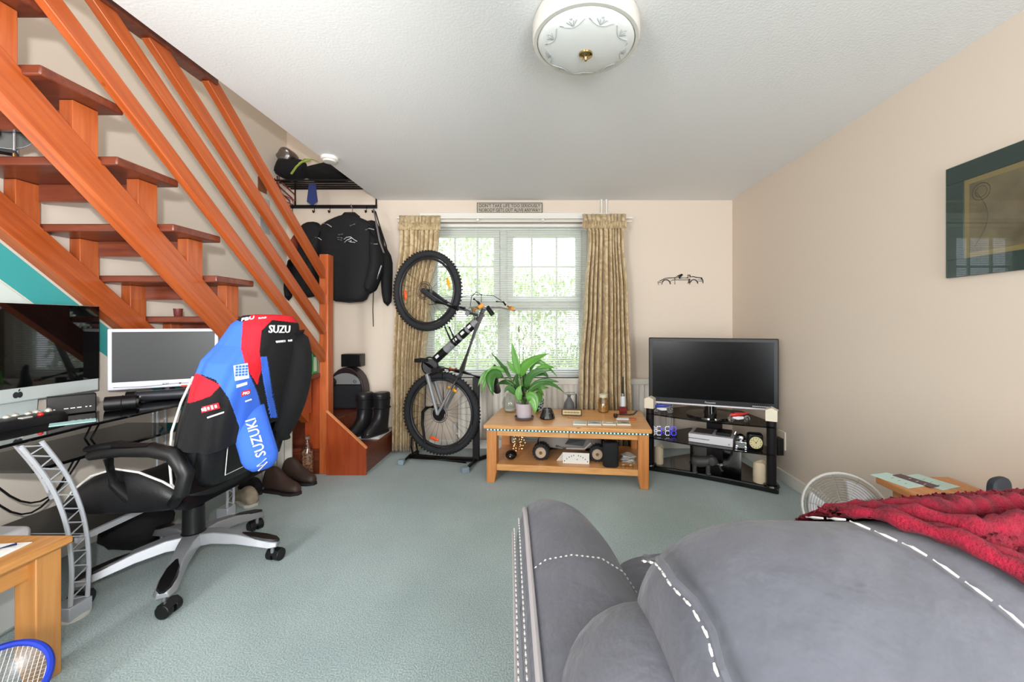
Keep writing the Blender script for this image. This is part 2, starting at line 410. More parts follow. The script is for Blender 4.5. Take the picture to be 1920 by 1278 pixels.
# foot of the stairs: winding steps and side panel
W1, W2, W3 = .199, .397, .595
PX1 = fl(687, 890).x
G().prism([(PX1-.02, 3.165, 0), (PX1-.02, YB-.005, 0), (-2.41, YB-.005, 0), (-2.41, 3.165, 0)], (0, 0, W1-.03)).out('winder_base', TREAD, st)
G().prism([(PX1-.004, 3.165, W1-.03), (PX1-.004, YB-.005, W1-.03), (-2.41, YB-.005, W1-.03), (-2.41, 3.165, W1-.03)], (0, 0, .03)).out('winder_tread', TREAD, st, bevel=.004)
G().prism([(-1.70, 3.25, W1), (-1.63, YB-.006, W1), (-2.41, YB-.006, W1), (-2.41, 3.25, W1)], (0, 0, W2-W1)).out('winder_tread', TREAD, st, bevel=.004)
G().prism([(-1.75, 3.25, W2), (-2.12, YB-.007, W2), (-2.41, YB-.007, W2), (-2.41, 3.25, W2)], (0, 0, W3-W2)).out('winder_tread', TREAD, st, bevel=.004)
zt = fl(627, 893).z
G().prism([(NX1, 3.16, 0), (PX1, 3.16, 0), (PX1, 3.16, .205), (NX1, 3.16, .49)], (0, -.022, 0)).out('side_panel', PANELW, st, bevel=.002)
G().prism([(NX1, 3.158, .492), (PX1+.004, 3.158, .207), (PX1+.004, 3.158, .217), (NX1, 3.158, .502)], (0, -.026, 0)).out('panel_capping', wood('pale_pine_edge', (240, 160, 104), (226, 140, 84), (1.2, 14, 14)), st)
bx(-1.86, NX0-.001, 3.17, 3.2, 0, .752).out('side_panel', PANELW, st)
# ================================================================== on the walls and the ceiling
BLACK = mat('black_plastic', (15, 15, 17), .4)
BLACKM = mat('black_metal', (26, 22, 24), .45, metal=.3)
BLACKC = mat('black_cloth', (14, 14, 17), .9, bump=(140, .4, .003))
CHROME = mat('chrome', (220, 222, 226), .15, metal=1)
STEEL = mat('silver_metal', (178, 182, 188), .32, metal=.85)
BRASS = mat('brass', (190, 160, 110), .2, metal=1)
CREAM = mat('cream_plastic', (232, 222, 200), .5)
PAPERW = mat('white_paper', (236, 236, 232), .8)
WMARK = mat('white_print', (232, 232, 234), .7)
CLEAR = glass('clear_glass', (250, 252, 252), 0, .06)
# ceiling light
lc = V((.165, 1.565, 0))
cl = thing('ceiling_light', 'round frosted glass ceiling light with brass finial', 'ceiling light', (lc.x, lc.y, ZC-.135))
FROST = mat('frosted_glass', (232, 234, 232), .35)
R0 = .205
prof = [(R0-.01, ZC-.004), (R0, ZC-.03), (R0, ZC-.078), (R0-.004, ZC-.088), (R0-.017, ZC-.088), (R0-.019, ZC-.08)]
G().lathe((lc.x, lc.y, 0), prof, 48).out('rim', mat('pale_glass_rim', (226, 222, 214), .25), cl)
dome = [(R0-.019, ZC-.081)]+[((R0-.02)*math.cos(t), ZC-.082-.046*math.sin(t)) for t in [math.pi/2*i/10 for i in range(1, 11)]]
G().lathe((lc.x, lc.y, 0), dome, 48).out('dish', FROST, cl)
ETCH = mat('etched_line', (196, 200, 200), .5)
def dz(r): 
    t = math.acos(min(1, r/(R0-.02))); return ZC-.0835-.046*math.sin(t)
for k in range(9):
    a0 = 2*math.pi*k/9+.1; g = G()
    def dp(r, a): return V((lc.x+r*math.cos(a), lc.y+r*math.sin(a), dz(r)))
    g.tube([dp(.158-.022*math.sin(math.pi*i/8), a0-.3+.6*i/8) for i in range(9)], .0014, 4)
    for q in (-.12, -.05, .05, .12):
        g.tube([dp(.138, a0), dp(.158, a0+q)], .001, 4)
    g.torus(dp(.163, a0), .004, .0009, n=10, m=4)
    g.out('etched_flower', ETCH, cl)
zf = ZC-.128
G().lathe((lc.x, lc.y, 0), [(.027, zf), (.026, zf-.006), (.012, zf-.01), (.006, zf-.016), (.005, zf-.026), (.0005, zf-.028)], 20).out('finial', BRASS, cl)
# smoke alarm
sc = V((-1.495, 2.84, ZC))
sm = thing('smoke_alarm', 'small round white smoke alarm at the ceiling edge by the stairs', 'smoke alarm', (sc.x, sc.y, ZC-.04))
G().lathe(sc, [(.056, -.001), (.056, -.02), (.05, -.024), (.02, -.025)], 24).out('base', WHITE, sm)
G().lathe(sc, [(.044, -.025), (.042, -.036), (.01, -.039)], 24).out('cover', mat('off_white_plastic', (222, 220, 214), .5), sm)
# wall sign
sg = thing('wall_sign', 'narrow grey wooden sign with dark lettering above the window', 'sign', tuple(at(956, 400, YB-.001)))
a = at(895, 400, YB); b = at(1017, 381, YB)
bx(a.x, b.x, YB-.018, YB-.001, a.z, b.z).out('board', mat('weathered_sign', (200, 190, 176), .8, var=(30, (182, 170, 156))), sg)
DK = mat('dark_sign_paint', (30, 24, 22), .8)
g = G(); 
for x0, x1, z0, z1 in ((a.x, b.x, a.z, a.z+.005), (a.x, b.x, b.z-.005, b.z), (a.x, a.x+.005, a.z, b.z), (b.x-.005, b.x, a.z, b.z)): g.bb(x0, x1, YB-.02, YB-.017, z0, z1)
g.out('border', DK, sg)
mz = (a.z+b.z)/2; mxx = (a.x+b.x)/2
text("DON'T TAKE LIFE TOO SERIOUSLY", sg, DK, (mxx, YB-.019, mz+.021), (1,0,0), (0,0,1), height=.032, width=.575)
text("NOBODY GETS OUT ALIVE ANYWAY", sg, DK, (mxx, YB-.019, mz-.021), (1,0,0), (0,0,1), height=.032, width=.575)
# open-top car outline
LINE = mat('black_wire', (30, 24, 24), .5)
def cz(x, y): return at(1210+x*130/1920, 490+y*60/886, YB-.008)
g = G()
for pl, r in (([(345,575),(400,540),(480,500),(560,465),(650,455),(820,450)], .0035), ([(365,640),(360,585)], .003), ([(345,575),(390,585),(440,575)], .002),
              ([(455,630),(475,560),(520,515),(575,505),(630,515),(675,560),(697,630)], .0045), ([(820,630),(818,450)], .003), ([(820,450),(900,400),(1010,350),(1035,365),(990,410),(930,450)], .0045),
              ([(860,460),(930,420),(1015,360)], .004), ([(930,470),(970,465)], .005), ([(960,455),(1180,455)], .004), ([(690,560),(730,520),(790,508),(1180,508),(1200,490)], .0025),
              ([(1180,450),(1180,375),(1235,375),(1240,440)], .005), ([(1240,430),(1300,420),(1340,420),(1400,437),(1560,450),(1595,530),(1595,600)], .004),
              ([(1165,605),(1215,590),(1240,480),(1215,480),(1190,590)], .003), ([(1225,625),(1245,570),(1290,515),(1345,500),(1400,515),(1440,560),(1458,610)], .0045),
              ([(1460,550),(1500,540),(1580,535)], .0025), ([(1450,510),(1550,480),(1570,500)], .0025), ([(1550,465),(1565,500)], .005)):
    g.tube([cz(*p) for p in pl], r, 6)
g.out('car_wall_art', LINE, label='black metal outline of an open sports car on the wall above the television', cat='wall art')
# picture on the right wall
y1 = F*XR/(1780-CX); y0 = 1.08; zt_, zb_ = 1.85, 1.372
pf = thing('framed_picture', 'dark framed brown picture behind glass on the right wall', 'picture', (XR-.001, (y0+y1)/2, zb_))
FR = mat('black_green_frame', (52, 62, 61), .3)
g = G(); w = .075
for ya, yb, za, zb in ((y0, y1, zt_-w, zt_), (y0, y1, zb_, zb_+w), (y0, y0+w, zb_+w, zt_-w), (y1-w, y1, zb_+w, zt_-w)): g.bb(XR-.016, XR-.001, ya, yb, za, zb)
g.out('frame', FR, pf, bevel=.002)
bx(XR-.012, XR-.001, y0+w, y1-w, zb_+w, zt_-w).out('mount', mat('gold_mount', (150, 122, 84), .5), pf)
w2 = w+.022
bx(XR-.0135, XR-.012, y0+w2, y1-w2, zb_+w2, zt_-w2).out('print', mat('brown_engraving', (138, 114, 88), .6, var=(9, (96, 78, 62), .25)), pf)
g = G()
g.torus((XR-.0137, y1-w2-.045, zt_-w2-.045), .034, .0012, (1,0,0), 24, 4); g.torus((XR-.0137, y1-w2-.045, zt_-w2-.045), .022, .001, (1,0,0), 24, 4)
g.tube([(XR-.0137, y1-w2-.02-.05*math.sin(3*t), zb_+w2+.02+.22*t) for t in [i/12 for i in range(13)]], .001, 4)
g.out('engraved_scroll', mat('engraving_ink', (60, 48, 40), .7), pf)
G().add([(XR-.0175, y0, zb_), (XR-.0175, y1, zb_), (XR-.0175, y1, zt_), (XR-.0175, y0, zt_)], [(0,1,2,3)]).out('cover_glass', glass('picture_glass', (240, 250, 246), .0, .05), pf)
# wall socket with plug
so = thing('wall_socket', 'cream wall socket with black adapter low on the right wall', 'socket', (XR-.001, 3.02, .22))
bx(XR-.012, XR-.001, 2.98, 3.07, .24, .375).out('plate', CREAM, so, bevel=.003)
bx(XR-.06, XR-.012, 2.99, 3.06, .2, .325).out('adapter', BLACK, so, bevel=.004)
# ------------------------------------------------------------------ curtains
def curtain_mat():
    m = mat('gold_damask', (196, 168, 122), .65)
    nt = m.node_tree; b = nt.nodes['Principled BSDF']; b.inputs['Sheen Weight'].default_value = .2
    tc = nt.nodes.new('ShaderNodeTexCoord'); n = nt.nodes.new('ShaderNodeTexNoise'); n.inputs['Scale'].default_value = 9; n.inputs['Distortion'].default_value = 2.6
    n.inputs['Detail'].default_value = 2
    r = nt.nodes.new('ShaderNodeValToRGB'); r.color_ramp.elements[0].position = .46; r.color_ramp.elements[1].position = .54
    r.color_ramp.elements[0].color = lin((190, 164, 124)); r.color_ramp.elements[1].color = lin((214, 193, 154))
    nt.links.new(tc.outputs['Object'], n.inputs['Vector']); nt.links.new(n.outputs['Fac'], r.inputs[0]); nt.links.new(r.outputs[0], b.inputs['Base Color'])
    return m
CURT = curtain_mat()
def curtain(label, keys, folds, seed, yoff):
    """keys: (pixel y, left px, right px); the cloth hangs in folds"""
    rnd = random.Random(seed); ph = [rnd.uniform(-.35, .35) for _ in range(folds+1)]
    ks = sorted(keys); n = 26; m = folds*14
    def edge(py):
        for (a, la, ra), (b, lb, rb) in zip(ks, ks[1:]):
            if py <= b: t = (py-a)/(b-a); t = t*t*(3-2*t); return la+(lb-la)*t, ra+(rb-ra)*t
        return ks[-1][1:]
    def fn(u, v):
        py = ks[0][0]+(ks[-1][0]-ks[0][0])*v; l, r = edge(py)
        k = folds*(u+.045*math.sin(5.2*u+seed)*math.sin(math.pi*u)+.02*math.sin(13*u+2*seed)*math.sin(math.pi*u)); i = max(0, min(int(k), folds-1)); w = ph[i]*(1-(k-i))+ph[i+1]*(k-i)
        amp = .014+.042*min(1, v*3)*(1+.6*w)
        head = max(0, 1-v/.06)
        uu = u + .25/folds*w*math.sin(math.pi*(k-i))*(1-head)
        p = at(l+(r-l)*uu, py, yoff)
        p.y += amp*(1-2*abs(math.sin(math.pi*(k+.12*w*math.sin(6*v+i))))**.7)*(1-head*.4)
        # the gathered heading tape pinches the cloth
        pin = math.exp(-((v-.085)/.035)**2); p.y += .012*pin*math.cos(4*math.pi*k)
        return p
    t = thing('curtain', label, 'curtain', tuple(at((ks[-1][1]+ks[-1][2])/2, ks[-1][0], yoff)), 'gold damask curtains')
    g = G(); g.grid(fn, m, n); g.out('drape', CURT, t, angle=80, solid=.003)
    g = G(); l, r = ks[0][1:]
    g.grid(lambda u, v: at(l+(r-l)*u, ks[0][0]+14+14*v, yoff-.006) + V((0, -.02+.012*math.sin(2*math.pi*u*folds*1.6), 0)), folds*10, 2)
    g.out('heading_tape', CURT, t, angle=80, solid=.002)
    return t
curtain('gold patterned curtain hanging behind the bicycle', [(404, 748, 826), (440, 750, 822), (560, 742, 806), (700, 738, 794), (842, 737, 790)], 9, 3, 3.70)
curtain('gold patterned curtain hanging beside the television', [(401, 1092, 1174), (440, 1104, 1170), (560, 1096, 1178), (700, 1086, 1184), (838, 1082, 1190)], 10, 8, 3.645)
cr = thing('curtain_rail', 'white double curtain track above the window', 'curtain rail', tuple(at(940, 415, YB-.03)))
z1 = at(900, 408, 3.73).z
for z in (z1, z1-.022): bx(-1.34, .82, 3.705 if z == z1 else 3.74, 3.72 if z == z1 else 3.755, z-.012, z).out('track', WHITE, cr, bevel=.002)
for x in (-1.2, -.6, 0, .6): bx(x-.012, x+.012, 3.72, 3.8, z1-.03, z1+.004).out('bracket', WHITE, cr)
# ------------------------------------------------------------------ radiator
RX0, RX1, RZ0, RZ1 = -.78, 1.2, .13, .615
rd = thing('radiator', 'long cream ribbed radiator under the window', 'radiator', ((RX0+RX1)/2, 3.77, RZ0))
RADM = mat('radiator_enamel', (230, 224, 214), .4)
g = G(); nr = 40
def ribf(u, v):
    x = RX0+(RX1-RX0)*u; q = (u*nr) % 1
    d = .012 if .25 < q < .75 else 0
    if v < .06 or v > .94: d = .006
    return V((x, 3.735-d, RZ0+(RZ1-RZ0)*v))
g.grid(ribf, nr*4, 16); g.out('front_panel', RADM, rd, angle=25)
bx(RX0, RX1, 3.74, 3.795, RZ0, RZ1).out('back_panel', RADM, rd)
bx(RX0, RX1, 3.72, 3.797, RZ1, RZ1+.05).out('top_grille', RADM, rd, bevel=.004)
g = G(); g.cyl((RX0-.035, 3.75, .02), (RX0-.035, 3.75, .2), .009); g.cyl((RX0-.035, 3.75, .16), (RX0, 3.75, .16), .011); g.cyl((RX0-.035, 3.75, .2), (RX0-.035, 3.75, .26), .02, .017)
g.out('valve', mat('white_valve', (210, 206, 198), .4), rd)
# ------------------------------------------------------------------ coat rack by the stairs
ck = thing('coat_rack', 'black metal wall rack with shelf and hook rail above the stair foot', 'coat rack', (-1.97, YB-.001, 2.2))
za = at(600, 388, YB).z; xa = at(545, 388, YB).x; xb = at(708, 388, YB).x
bx(xa, xb, YB-.02, YB-.002, za-.016, za+.016).out('hook_rail', BLACKM, ck, bevel=.003)
for x in (xa+.05, xb-.008):
    G().tube([(x, YB-.012, za), (x, YB-.012, 2.52), (x, YB-.16, 2.465), (x, YB-.25, 2.44)], .009, 8).out('bracket', BLACKM, ck)
g = G()
for i in range(5): y = YB-.03-.055*i; g.cyl((xa+.02, y, 2.44), (xb-.002, y, 2.44), .008, n=8)
g.out('shelf', BLACKM, ck)
for px in (551, 592, 621, 689, 702):
    x = at(px, 390, YB).x
    G().tube([(x, YB-.02, za-.005), (x, YB-.024, za-.05), (x, YB-.04, za-.062), (x, YB-.052, za-.045)], .006, 8).out('hook', BLACKM, ck)
# things on the rack shelf
def blob(name, m, label, cat, c, r, n=18, k=10, bump=.12, seed=1, R=None, parent=None):
    rnd = random.Random(seed); ph = [rnd.uniform(0, 6.28) for _ in range(6)]
    g = G(); g.ell((0,0,0), (1,1,1), n, k); vs = []
    for p in g.v:
        s = 1+bump*(math.sin(3*p.x+ph[0])*math.cos(2.5*p.y+ph[1])+.6*math.sin(5*p.z+4*p.x+ph[2])+.4*math.sin(7*p.y+ph[3]))
        q = V((p.x*r[0], p.y*r[1], p.z*r[2]))*s
        vs.append(V(c)+(R @ q if R is not None else q))
    g.v = vs; return g.out(name, m, parent, label=label, cat=cat, angle=60)
blob('backpack', BLACKC, 'black rucksack slumped on the left of the coat rack shelf', 'bag', at(546, 318, 3.66), (.14, .1, .095), seed=2)
blob('holdall', BLACKC, 'flat black bag at the right end of the coat rack shelf', 'bag', at(618, 324, 3.66), (.26, .1, .08), seed=4)
blob('carrier_bag', glass('smoky_plastic', (150, 132, 136), .3, .25), 'see-through plastic bag on top of the black rucksack', 'bag', at(537, 294, 3.66)+V((0, 0, .005)), (.09, .07, .07), seed=5)
hv = thing('hi_vis_straps', 'lime yellow reflective harness straps lying on the rack', 'harness', tuple(at(580, 318, 3.57)))
LIME = mat('lime_strap', (184, 204, 92), .7)
G().tube([at(546, 326, 3.56), at(556, 312, 3.55), at(566, 304, 3.56), at(582, 300, 3.58)], .012, 8, flat=.4).out('strap', LIME, hv)
G().tube([at(560, 306, 3.56), at(572, 298, 3.57), at(588, 299, 3.58), at(600, 306, 3.6)], .01, 8, flat=.4).out('strap', LIME, hv)
g = G(); g.loft([[at(x0, y, 3.6), at(x1, y, 3.6), at(x1, y, 3.615), at(x0, y, 3.615)] for y, x0, x1 in ((344, 579, 592), (362, 577, 594), (378, 575, 596), (384, 584, 588))])
g.out('blue_cloth', mat('navy_cloth', (36, 50, 104), .8), label='navy blue cloth strip hanging down from the rack shelf', cat='cloth')
g = G()
rh = thing('red_hanger', 'dark red plastic hangers hung at the left end of the rack', 'hanger', tuple(at(540, 386, 3.66)))
REDP = mat('dark_red_plastic', (112, 34, 34), .4)
for dx, dy in ((0, 0), (4, -8), (-5, 4)):
    pts = [at(520+dx, 330+dy, 3.62), at(519+dx, 345+dy, 3.62), at(548+dx, 372+dy, 3.64), at(550+dx, 384+dy, 3.64), at(524+dx, 372+dy, 3.62), at(517+dx, 350+dy, 3.62)]
    G().tube(pts, .006, 6).out('frame', REDP, rh)
# ------------------------------------------------------------------ motorcycle jackets on the hooks
def ringe(c, a, b, n=20, ax=V((1,0,0)), ay=V((0,1,0)), p=2.4):
    out = []
    for j in range(n):
        t = 2*math.pi*j/n; ct, s_ = math.cos(t), math.sin(t)
        out.append(V(c)+ax*a*math.copysign(abs(ct)**(2/p), ct)+ay*b*math.copysign(abs(s_)**(2/p), s_))
    return out
def garment(t, rows, Y, m, th):
    g = G(); rings = []
    for py, l, r in rows:
        a = at(l, py, Y); b = at(r, py, Y); rings.append(ringe((a+b)/2, (b-a).length/2, th*(.55 if py == rows[0][0] else 1)))
    g.loft(rings); return g.out('body', m, t, angle=70, sub=1)
def sleeve(t, pts, Y, m, r, name='sleeve'):
    P = [at(x, y, Y+d) for x, y, d in pts]
    return G().tube(P, r, 12, flat=.75).out(name, m, t, angle=70, sub=1)
JK = mat('black_textile', (12, 13, 17), .8, bump=(90, .3, .004))
j1 = thing('motorcycle_jacket', 'black motorcycle jacket with white chest logo on the middle hooks', 'jacket', tuple(at(652, 568, 3.62)))
garment(j1, [(403, 642, 666), (410, 628, 680), (420, 600, 706), (440, 594, 712), (480, 600, 708), (520, 612, 700), (555, 618, 692), (568, 626, 684)], 3.575, JK, .08)
sleeve(j1, [(694, 424, 0), (704, 450, -.02), (708, 490, -.04), (700, 520, -.06), (688, 548, -.07)], 3.58, JK, [.085, .085, .08, .075, .06])
sleeve(j1, [(612, 424, 0), (596, 450, -.02), (584, 490, -.03), (580, 530, -.04), (584, 556, -.04)], 3.60, JK, [.085, .085, .08, .07, .06])
G().tube([at(640, 408, 3.56), at(648, 402, 3.55), at(664, 402, 3.55), at(672, 409, 3.56)], .022, 8).out('collar', JK, j1)
def stroke(t, pts, Y, r, m=WMARK, name='white_logo'):
    g = G()
    for q in pts: g.tube([at(520+x*240/1278, 380+y*240/1278, Y) for x, y in q], r, 5, flat=.5)
    g.out(name, m, t)
stroke(j1, [[(610,318),(650,312)], [(600,345),(645,352)], [(605,365),(640,372)], [(665,365),(690,345),(730,340),(770,370),(795,385)], [(670,395),(690,375),(740,352)], [(710,385),(740,375),(725,390),(775,395)]], 3.484, .006)
stroke(j1, [[(455,205),(500,215),(540,240)], [(380,345),(410,350),(440,370)], [(725,230),(772,212)], [(880,270),(915,255),(965,268)], [(935,405),(970,412),(1000,412)], [(995,760),(1015,700),(1040,625)]], 3.478, .008, mat('grey_reflective', (190, 192, 194), .4), 'reflective_flash')
g = G(); g.tube([at(658, 388, 3.80), at(658, 382, 3.78), at(661, 392, 3.72), at(660, 402, 3.62)], .003, 6); g.out('hanger_hook', STEEL, j1)
j2 = thing('textile_jacket', 'black jacket with long hanging sleeve at the right end of the rack', 'jacket', tuple(at(715, 580, 3.7)))
garment(j2, [(412, 690, 704), (425, 672, 712), (450, 664, 722), (500, 660, 722), (556, 668, 706)], 3.76, JK, .045)
sleeve(j2, [(706, 432, 0), (718, 470, 0), (727, 490, 0), (724, 530, 0), (727, 576, 0)], 3.68, JK, [.07, .075, .07, .065, .055])
j3 = thing('dark_coat', 'black and rust red coat on the left hooks behind the rails', 'coat', tuple(at(575, 560, 3.7)))
garment(j3, [(415, 578, 596), (426, 560, 606), (450, 550, 606), (500, 545, 604), (540, 548, 600), (558, 560, 596)], 3.74, JK, .06)
sleeve(j3, [(564, 432, 0), (553, 452, -.02), (546, 480, -.03)], 3.70, mat('rust_cloth', (128, 52, 40), .85), [.055, .06, .05], 'upper_sleeve')
sleeve(j3, [(546, 482, -.03), (540, 520, -.04), (541, 566, -.04)], 3.70, JK, [.05, .055, .045], 'lower_sleeve')
bl_ = thing('webbing_belt', 'grey webbing strap and black cord on the end hook of the rack', 'strap', tuple(at(705, 600, 3.6)))
G().tube([at(701, 392, 3.60), at(706, 420, 3.56), at(712, 452, 3.55), at(720, 474, 3.55)], .022, 8, flat=.25).out('grey_webbing', mat('grey_webbing', (150, 146, 148), .7), bl_)
G().tube([at(704, 396, 3.6), at(714, 430, 3.58), at(724, 460, 3.57), at(727, 478, 3.56)], .014, 6, flat=.3).out('black_strap', BLACKC, bl_)
G().tube([at(700, 545, 3.6), at(699, 580, 3.6), at(700, 612, 3.6)], .007, 6, flat=.4).out('cord', BLACKC, bl_)
# papers pinned on the stair wall
for k, (a, b, lab) in enumerate((((488, 368), (506, 440), 'large pale map sheet on the stair wall behind the rails'), ((484, 330), (500, 364), 'small brown framed photo on the stair wall'))):
    p = onx(*a, XL+.004); q = onx(*b, XL+.004)
    bx(XL+.001, XL+.006, p.y, q.y, q.z, p.z).out('wall_sheet', mat('map_paper', (206, 206, 204), .8, var=(12, (170, 172, 176))) if k == 0 else mat('brown_photo', (140, 88, 64), .6), label=lab, cat='poster')
# ================================================================== bicycle and stand
ba = math.radians(14)
BU = V((math.cos(ba), -math.sin(ba), 0)); BN = V((math.sin(ba), math.cos(ba), 0))      # along the bike plane, and away from the camera
BC = V((-.875, 3.46, 0))
def bp(px, py, d=0.): return onp(px, py, BC+BN*d, BN)
GREY = mat('grey_frame_paint', (152, 154, 158), .35, metal=.15)
DGREY = mat('dark_frame_paint', (44, 44, 48), .4)
TYRE = mat('rubber_tyre', (42, 43, 46), .8, bump=(120, .5, .004))
ORG = mat('orange_reflector', (255, 92, 30), .25); YEL = mat('yellow_reflector', (255, 178, 30), .25)
bk = thing('mountain_bike', 'grey and black mountain bike stood upright on its rear wheel', 'bicycle', (BC.x, BC.y, .05))
def wheel(c, R, nrm, u, refl, rot):
    nrm = V(nrm).normalized(); w = thing_part('wheel', c)
    ty = G().torus(c, R-.027, .027, nrm, 56, 10).out('tyre', TYRE, bk)
    g = G()
    x, y = u, u.cross(nrm)
    for i in range(72):
        a = 2*math.pi*i/72; d = x*math.cos(a)+y*math.sin(a); tt = d.cross(nrm)
        for s in (-.014, .014):
            Rm = Matrix((d, tt, nrm)).transposed()
            g.box(V(c)+d*(R-.001)+nrm*s, (.008, .012, .014), Rm)
    g.out('tread_knobs', TYRE, ty)
    G().torus(c, R-.066, .011, nrm, 48, 8, ry=.013).out('rim', DGREY, bk)
    g = G()
    for i in range(28):
        a = 2*math.pi*i/28; d = x*math.cos(a)+y*math.sin(a)
        a2 = a+(.5 if i % 4 < 2 else -.5); d2 = x*math.cos(a2)+y*math.sin(a2); s = .025 if i % 2 else -.025
        g.tube([V(c)+d2*.022+nrm*s, V(c)+d*(R-.072)], .0014, 4)
    g.out('spokes', mat('dark_spoke', (60, 58, 58), .4, metal=.6), bk)
    hb = G().cyl(V(c)-nrm*.05, V(c)+nrm*.05, .02, n=16).out('hub', BLACKM, bk)
    G().torus(V(c)-nrm*.03, .075, .003, nrm, 30, 6, ry=.001).torus(V(c)-nrm*.03, .06, .004, nrm, 30, 6, ry=.001).out('brake_disc', mat('disc_steel', (120, 116, 112), .35, metal=.9), hb)
    for k, (ang, m) in enumerate(refl):
        d = x*math.cos(ang)+y*math.sin(ang); tt = d.cross(nrm)
        Rm = Matrix((tt, d, nrm)).transposed()
        G().ell(V(c)+d*(R*.66), (.048, .015, .008), 12, 8, Rm).out('reflector', m, bk)
def thing_part(n, c): return None
rc = bp(827, 774); fc = bp(800, 545)
fn_ = V((math.sin(math.radians(21)), math.cos(math.radians(21)), 0)); fu = V((fn_.y, -fn_.x, 0))
wheel(rc, .352, BN, BU, ((math.radians(63), YEL), (math.radians(262-8), ORG)), 0)
wheel(fc, .345, fn_, fu, ((math.radians(15), YEL), (math.radians(187), ORG)), 0)
BB = bp(806, 684); HT0 = bp(896, 600); HT1 = bp(908, 578); ST = bp(868, 697); SP = bp(888, 703)
G().tube([BB, BB+(HT0-BB)*.1, HT0], [.034, .034, .036], 14).out('down_tube', GREY, bk)
G().tube([bp(865, 696), bp(902, 588)], [.025, .03], 12).out('top_tube', GREY, bk)
G().tube([BB, ST], [.022, .02], 12).out('seat_tube', DGREY, bk)
G().tube([HT0-(HT1-HT0)*.4, HT1+(HT1-HT0)*.2], .027, 14).out('head_tube', GREY, bk)
for d in (-.05, .05):
    G().tube([BB+BN*d*.5, bp(806, 700)+BN*d*.9, rc+BN*d*1.2], [.017, .02, .014], 10).out('chain_stay', GREY, bk)
    G().tube([bp(866, 697)+BN*d*.3, bp(850, 728)+BN*d, rc+BN*d*1.25], [.014, .014, .012], 10).out('seat_stay', GREY, bk)
# bands of dark paint with pale lettering blocks on the down tube
for a, b, m in ((.12, .34, BLACK), (.5, .62, BLACK), (.66, .78, BLACK), (.82, .9, BLACK)):
    p = BB+(HT0-BB)*a; q = BB+(HT0-BB)*b
    G().cyl(p, q, .0362, n=14).out('paint_band', m, bk)
for a in (.2, .57, .72, .86):
    p = BB+(HT0-BB)*a; dd = (HT0-BB).normalized(); up = dd.cross(BN).normalized()
    G().box(p-BN*.037, (.035, .004, .022), Matrix((dd, BN, up)).transposed()).out('frame_logo', WMARK, bk)
# seat post and saddle
G().tube([ST, bp(905, 709)], .0155, 12).out('seat_post', BLACKM, bk)
G().tube([bp(843, 692), bp(855, 694)], .0225, 12).out('orange_band', mat('orange_paint', (190, 92, 40), .4), bk)
sad = [bp(931, 684), bp(929, 698), bp(921, 714), bp(926, 728), bp(936, 738)]
g = G(); rg = []
for (p, wd_, th) in zip((bp(927, 682), bp(930, 694), bp(929, 706), bp(928, 718), bp(931, 730), bp(935, 738)), (.02, .022, .03, .05, .07, .055), (.012, .016, .02, .024, .024, .012)):
    rg.append(ringe(p, th, wd_, 14, BU, BN))
g.loft(rg); g.out('saddle', BLACK, bk, sub=1)
G().box(bp(912, 712), (.03, .03, .02), Matrix((BU, BN, V((0,0,1)))).transposed()).out('seat_clamp', mat('red_anodised', (150, 36, 36), .35), bk)
# fork, bars
cr_ = bp(905, 591)
for d in (-.065, .065):
    lo = fc+fn_*d; G().tube([cr_+BN*d*.9+V((-.01,0,0)), bp(846, 572)+BN*d], .0155, 12).out('fork_stanchion', STEEL, bk)
    G().tube([bp(866, 579)+BN*d, bp(826, 565)+BN*d*1.0, lo], [.021, .023, .018], 12).out('fork_lower', DGREY, bk)
G().tube([bp(884, 588)-BN*.085, bp(888, 587), bp(884, 588)+BN*.085], .022, 10).out('fork_crown', GREY, bk)
st0 = bp(916, 582); G().tube([HT1, bp(914, 576), bp(924, 590)], .02, 10).out('stem', BLACKM, bk)
hb0 = bp(912, 577)
G().tube([hb0-BN*.33+V((-.02, 0, -.01)), hb0-BN*.12+V((.0,0,.005)), hb0, hb0+BN*.12+V((.06, 0, .01)), hb0+BN*.30+V((.14, 0, -.01))], .013, 10).out('handlebar', mat('silver_bar', (200, 202, 206), .25, metal=.9), bk)
GRIP = mat('tan_orange_grip', (238, 164, 74), .6)
G().tube([bp(887, 582, -.22), bp(897, 577, -.20), bp(906, 571, -.18)], [.02, .015, .018], 12).out('grip', GRIP, bk)
G().tube([bp(951, 574, .2), bp(957, 577, .22), bp(962, 579, .24)], [.014, .017, .02], 12).out('grip', GRIP, bk)
G().tube([bp(930, 565, .1), bp(944, 566, .12), bp(948, 572, .14)], .008, 8).out('brake_lever', BLACKM, bk)
G().tube([bp(888, 560, -.1), bp(896, 566, -.1), bp(902, 574, -.1)], .01, 8).out('brake_lever', BLACKM, bk)
for pts in ([(862, 557), (890, 552), (925, 554), (940, 563)], [(902, 566), (903, 552), (893, 547), (884, 556), (882, 572), (888, 590), (890, 600)], [(795, 566), (805, 571), (826, 568), (838, 562)]):
    G().tube([bp(x, y, -.06) for x, y in pts], .003, 6).out('cable', BLACK, bk)
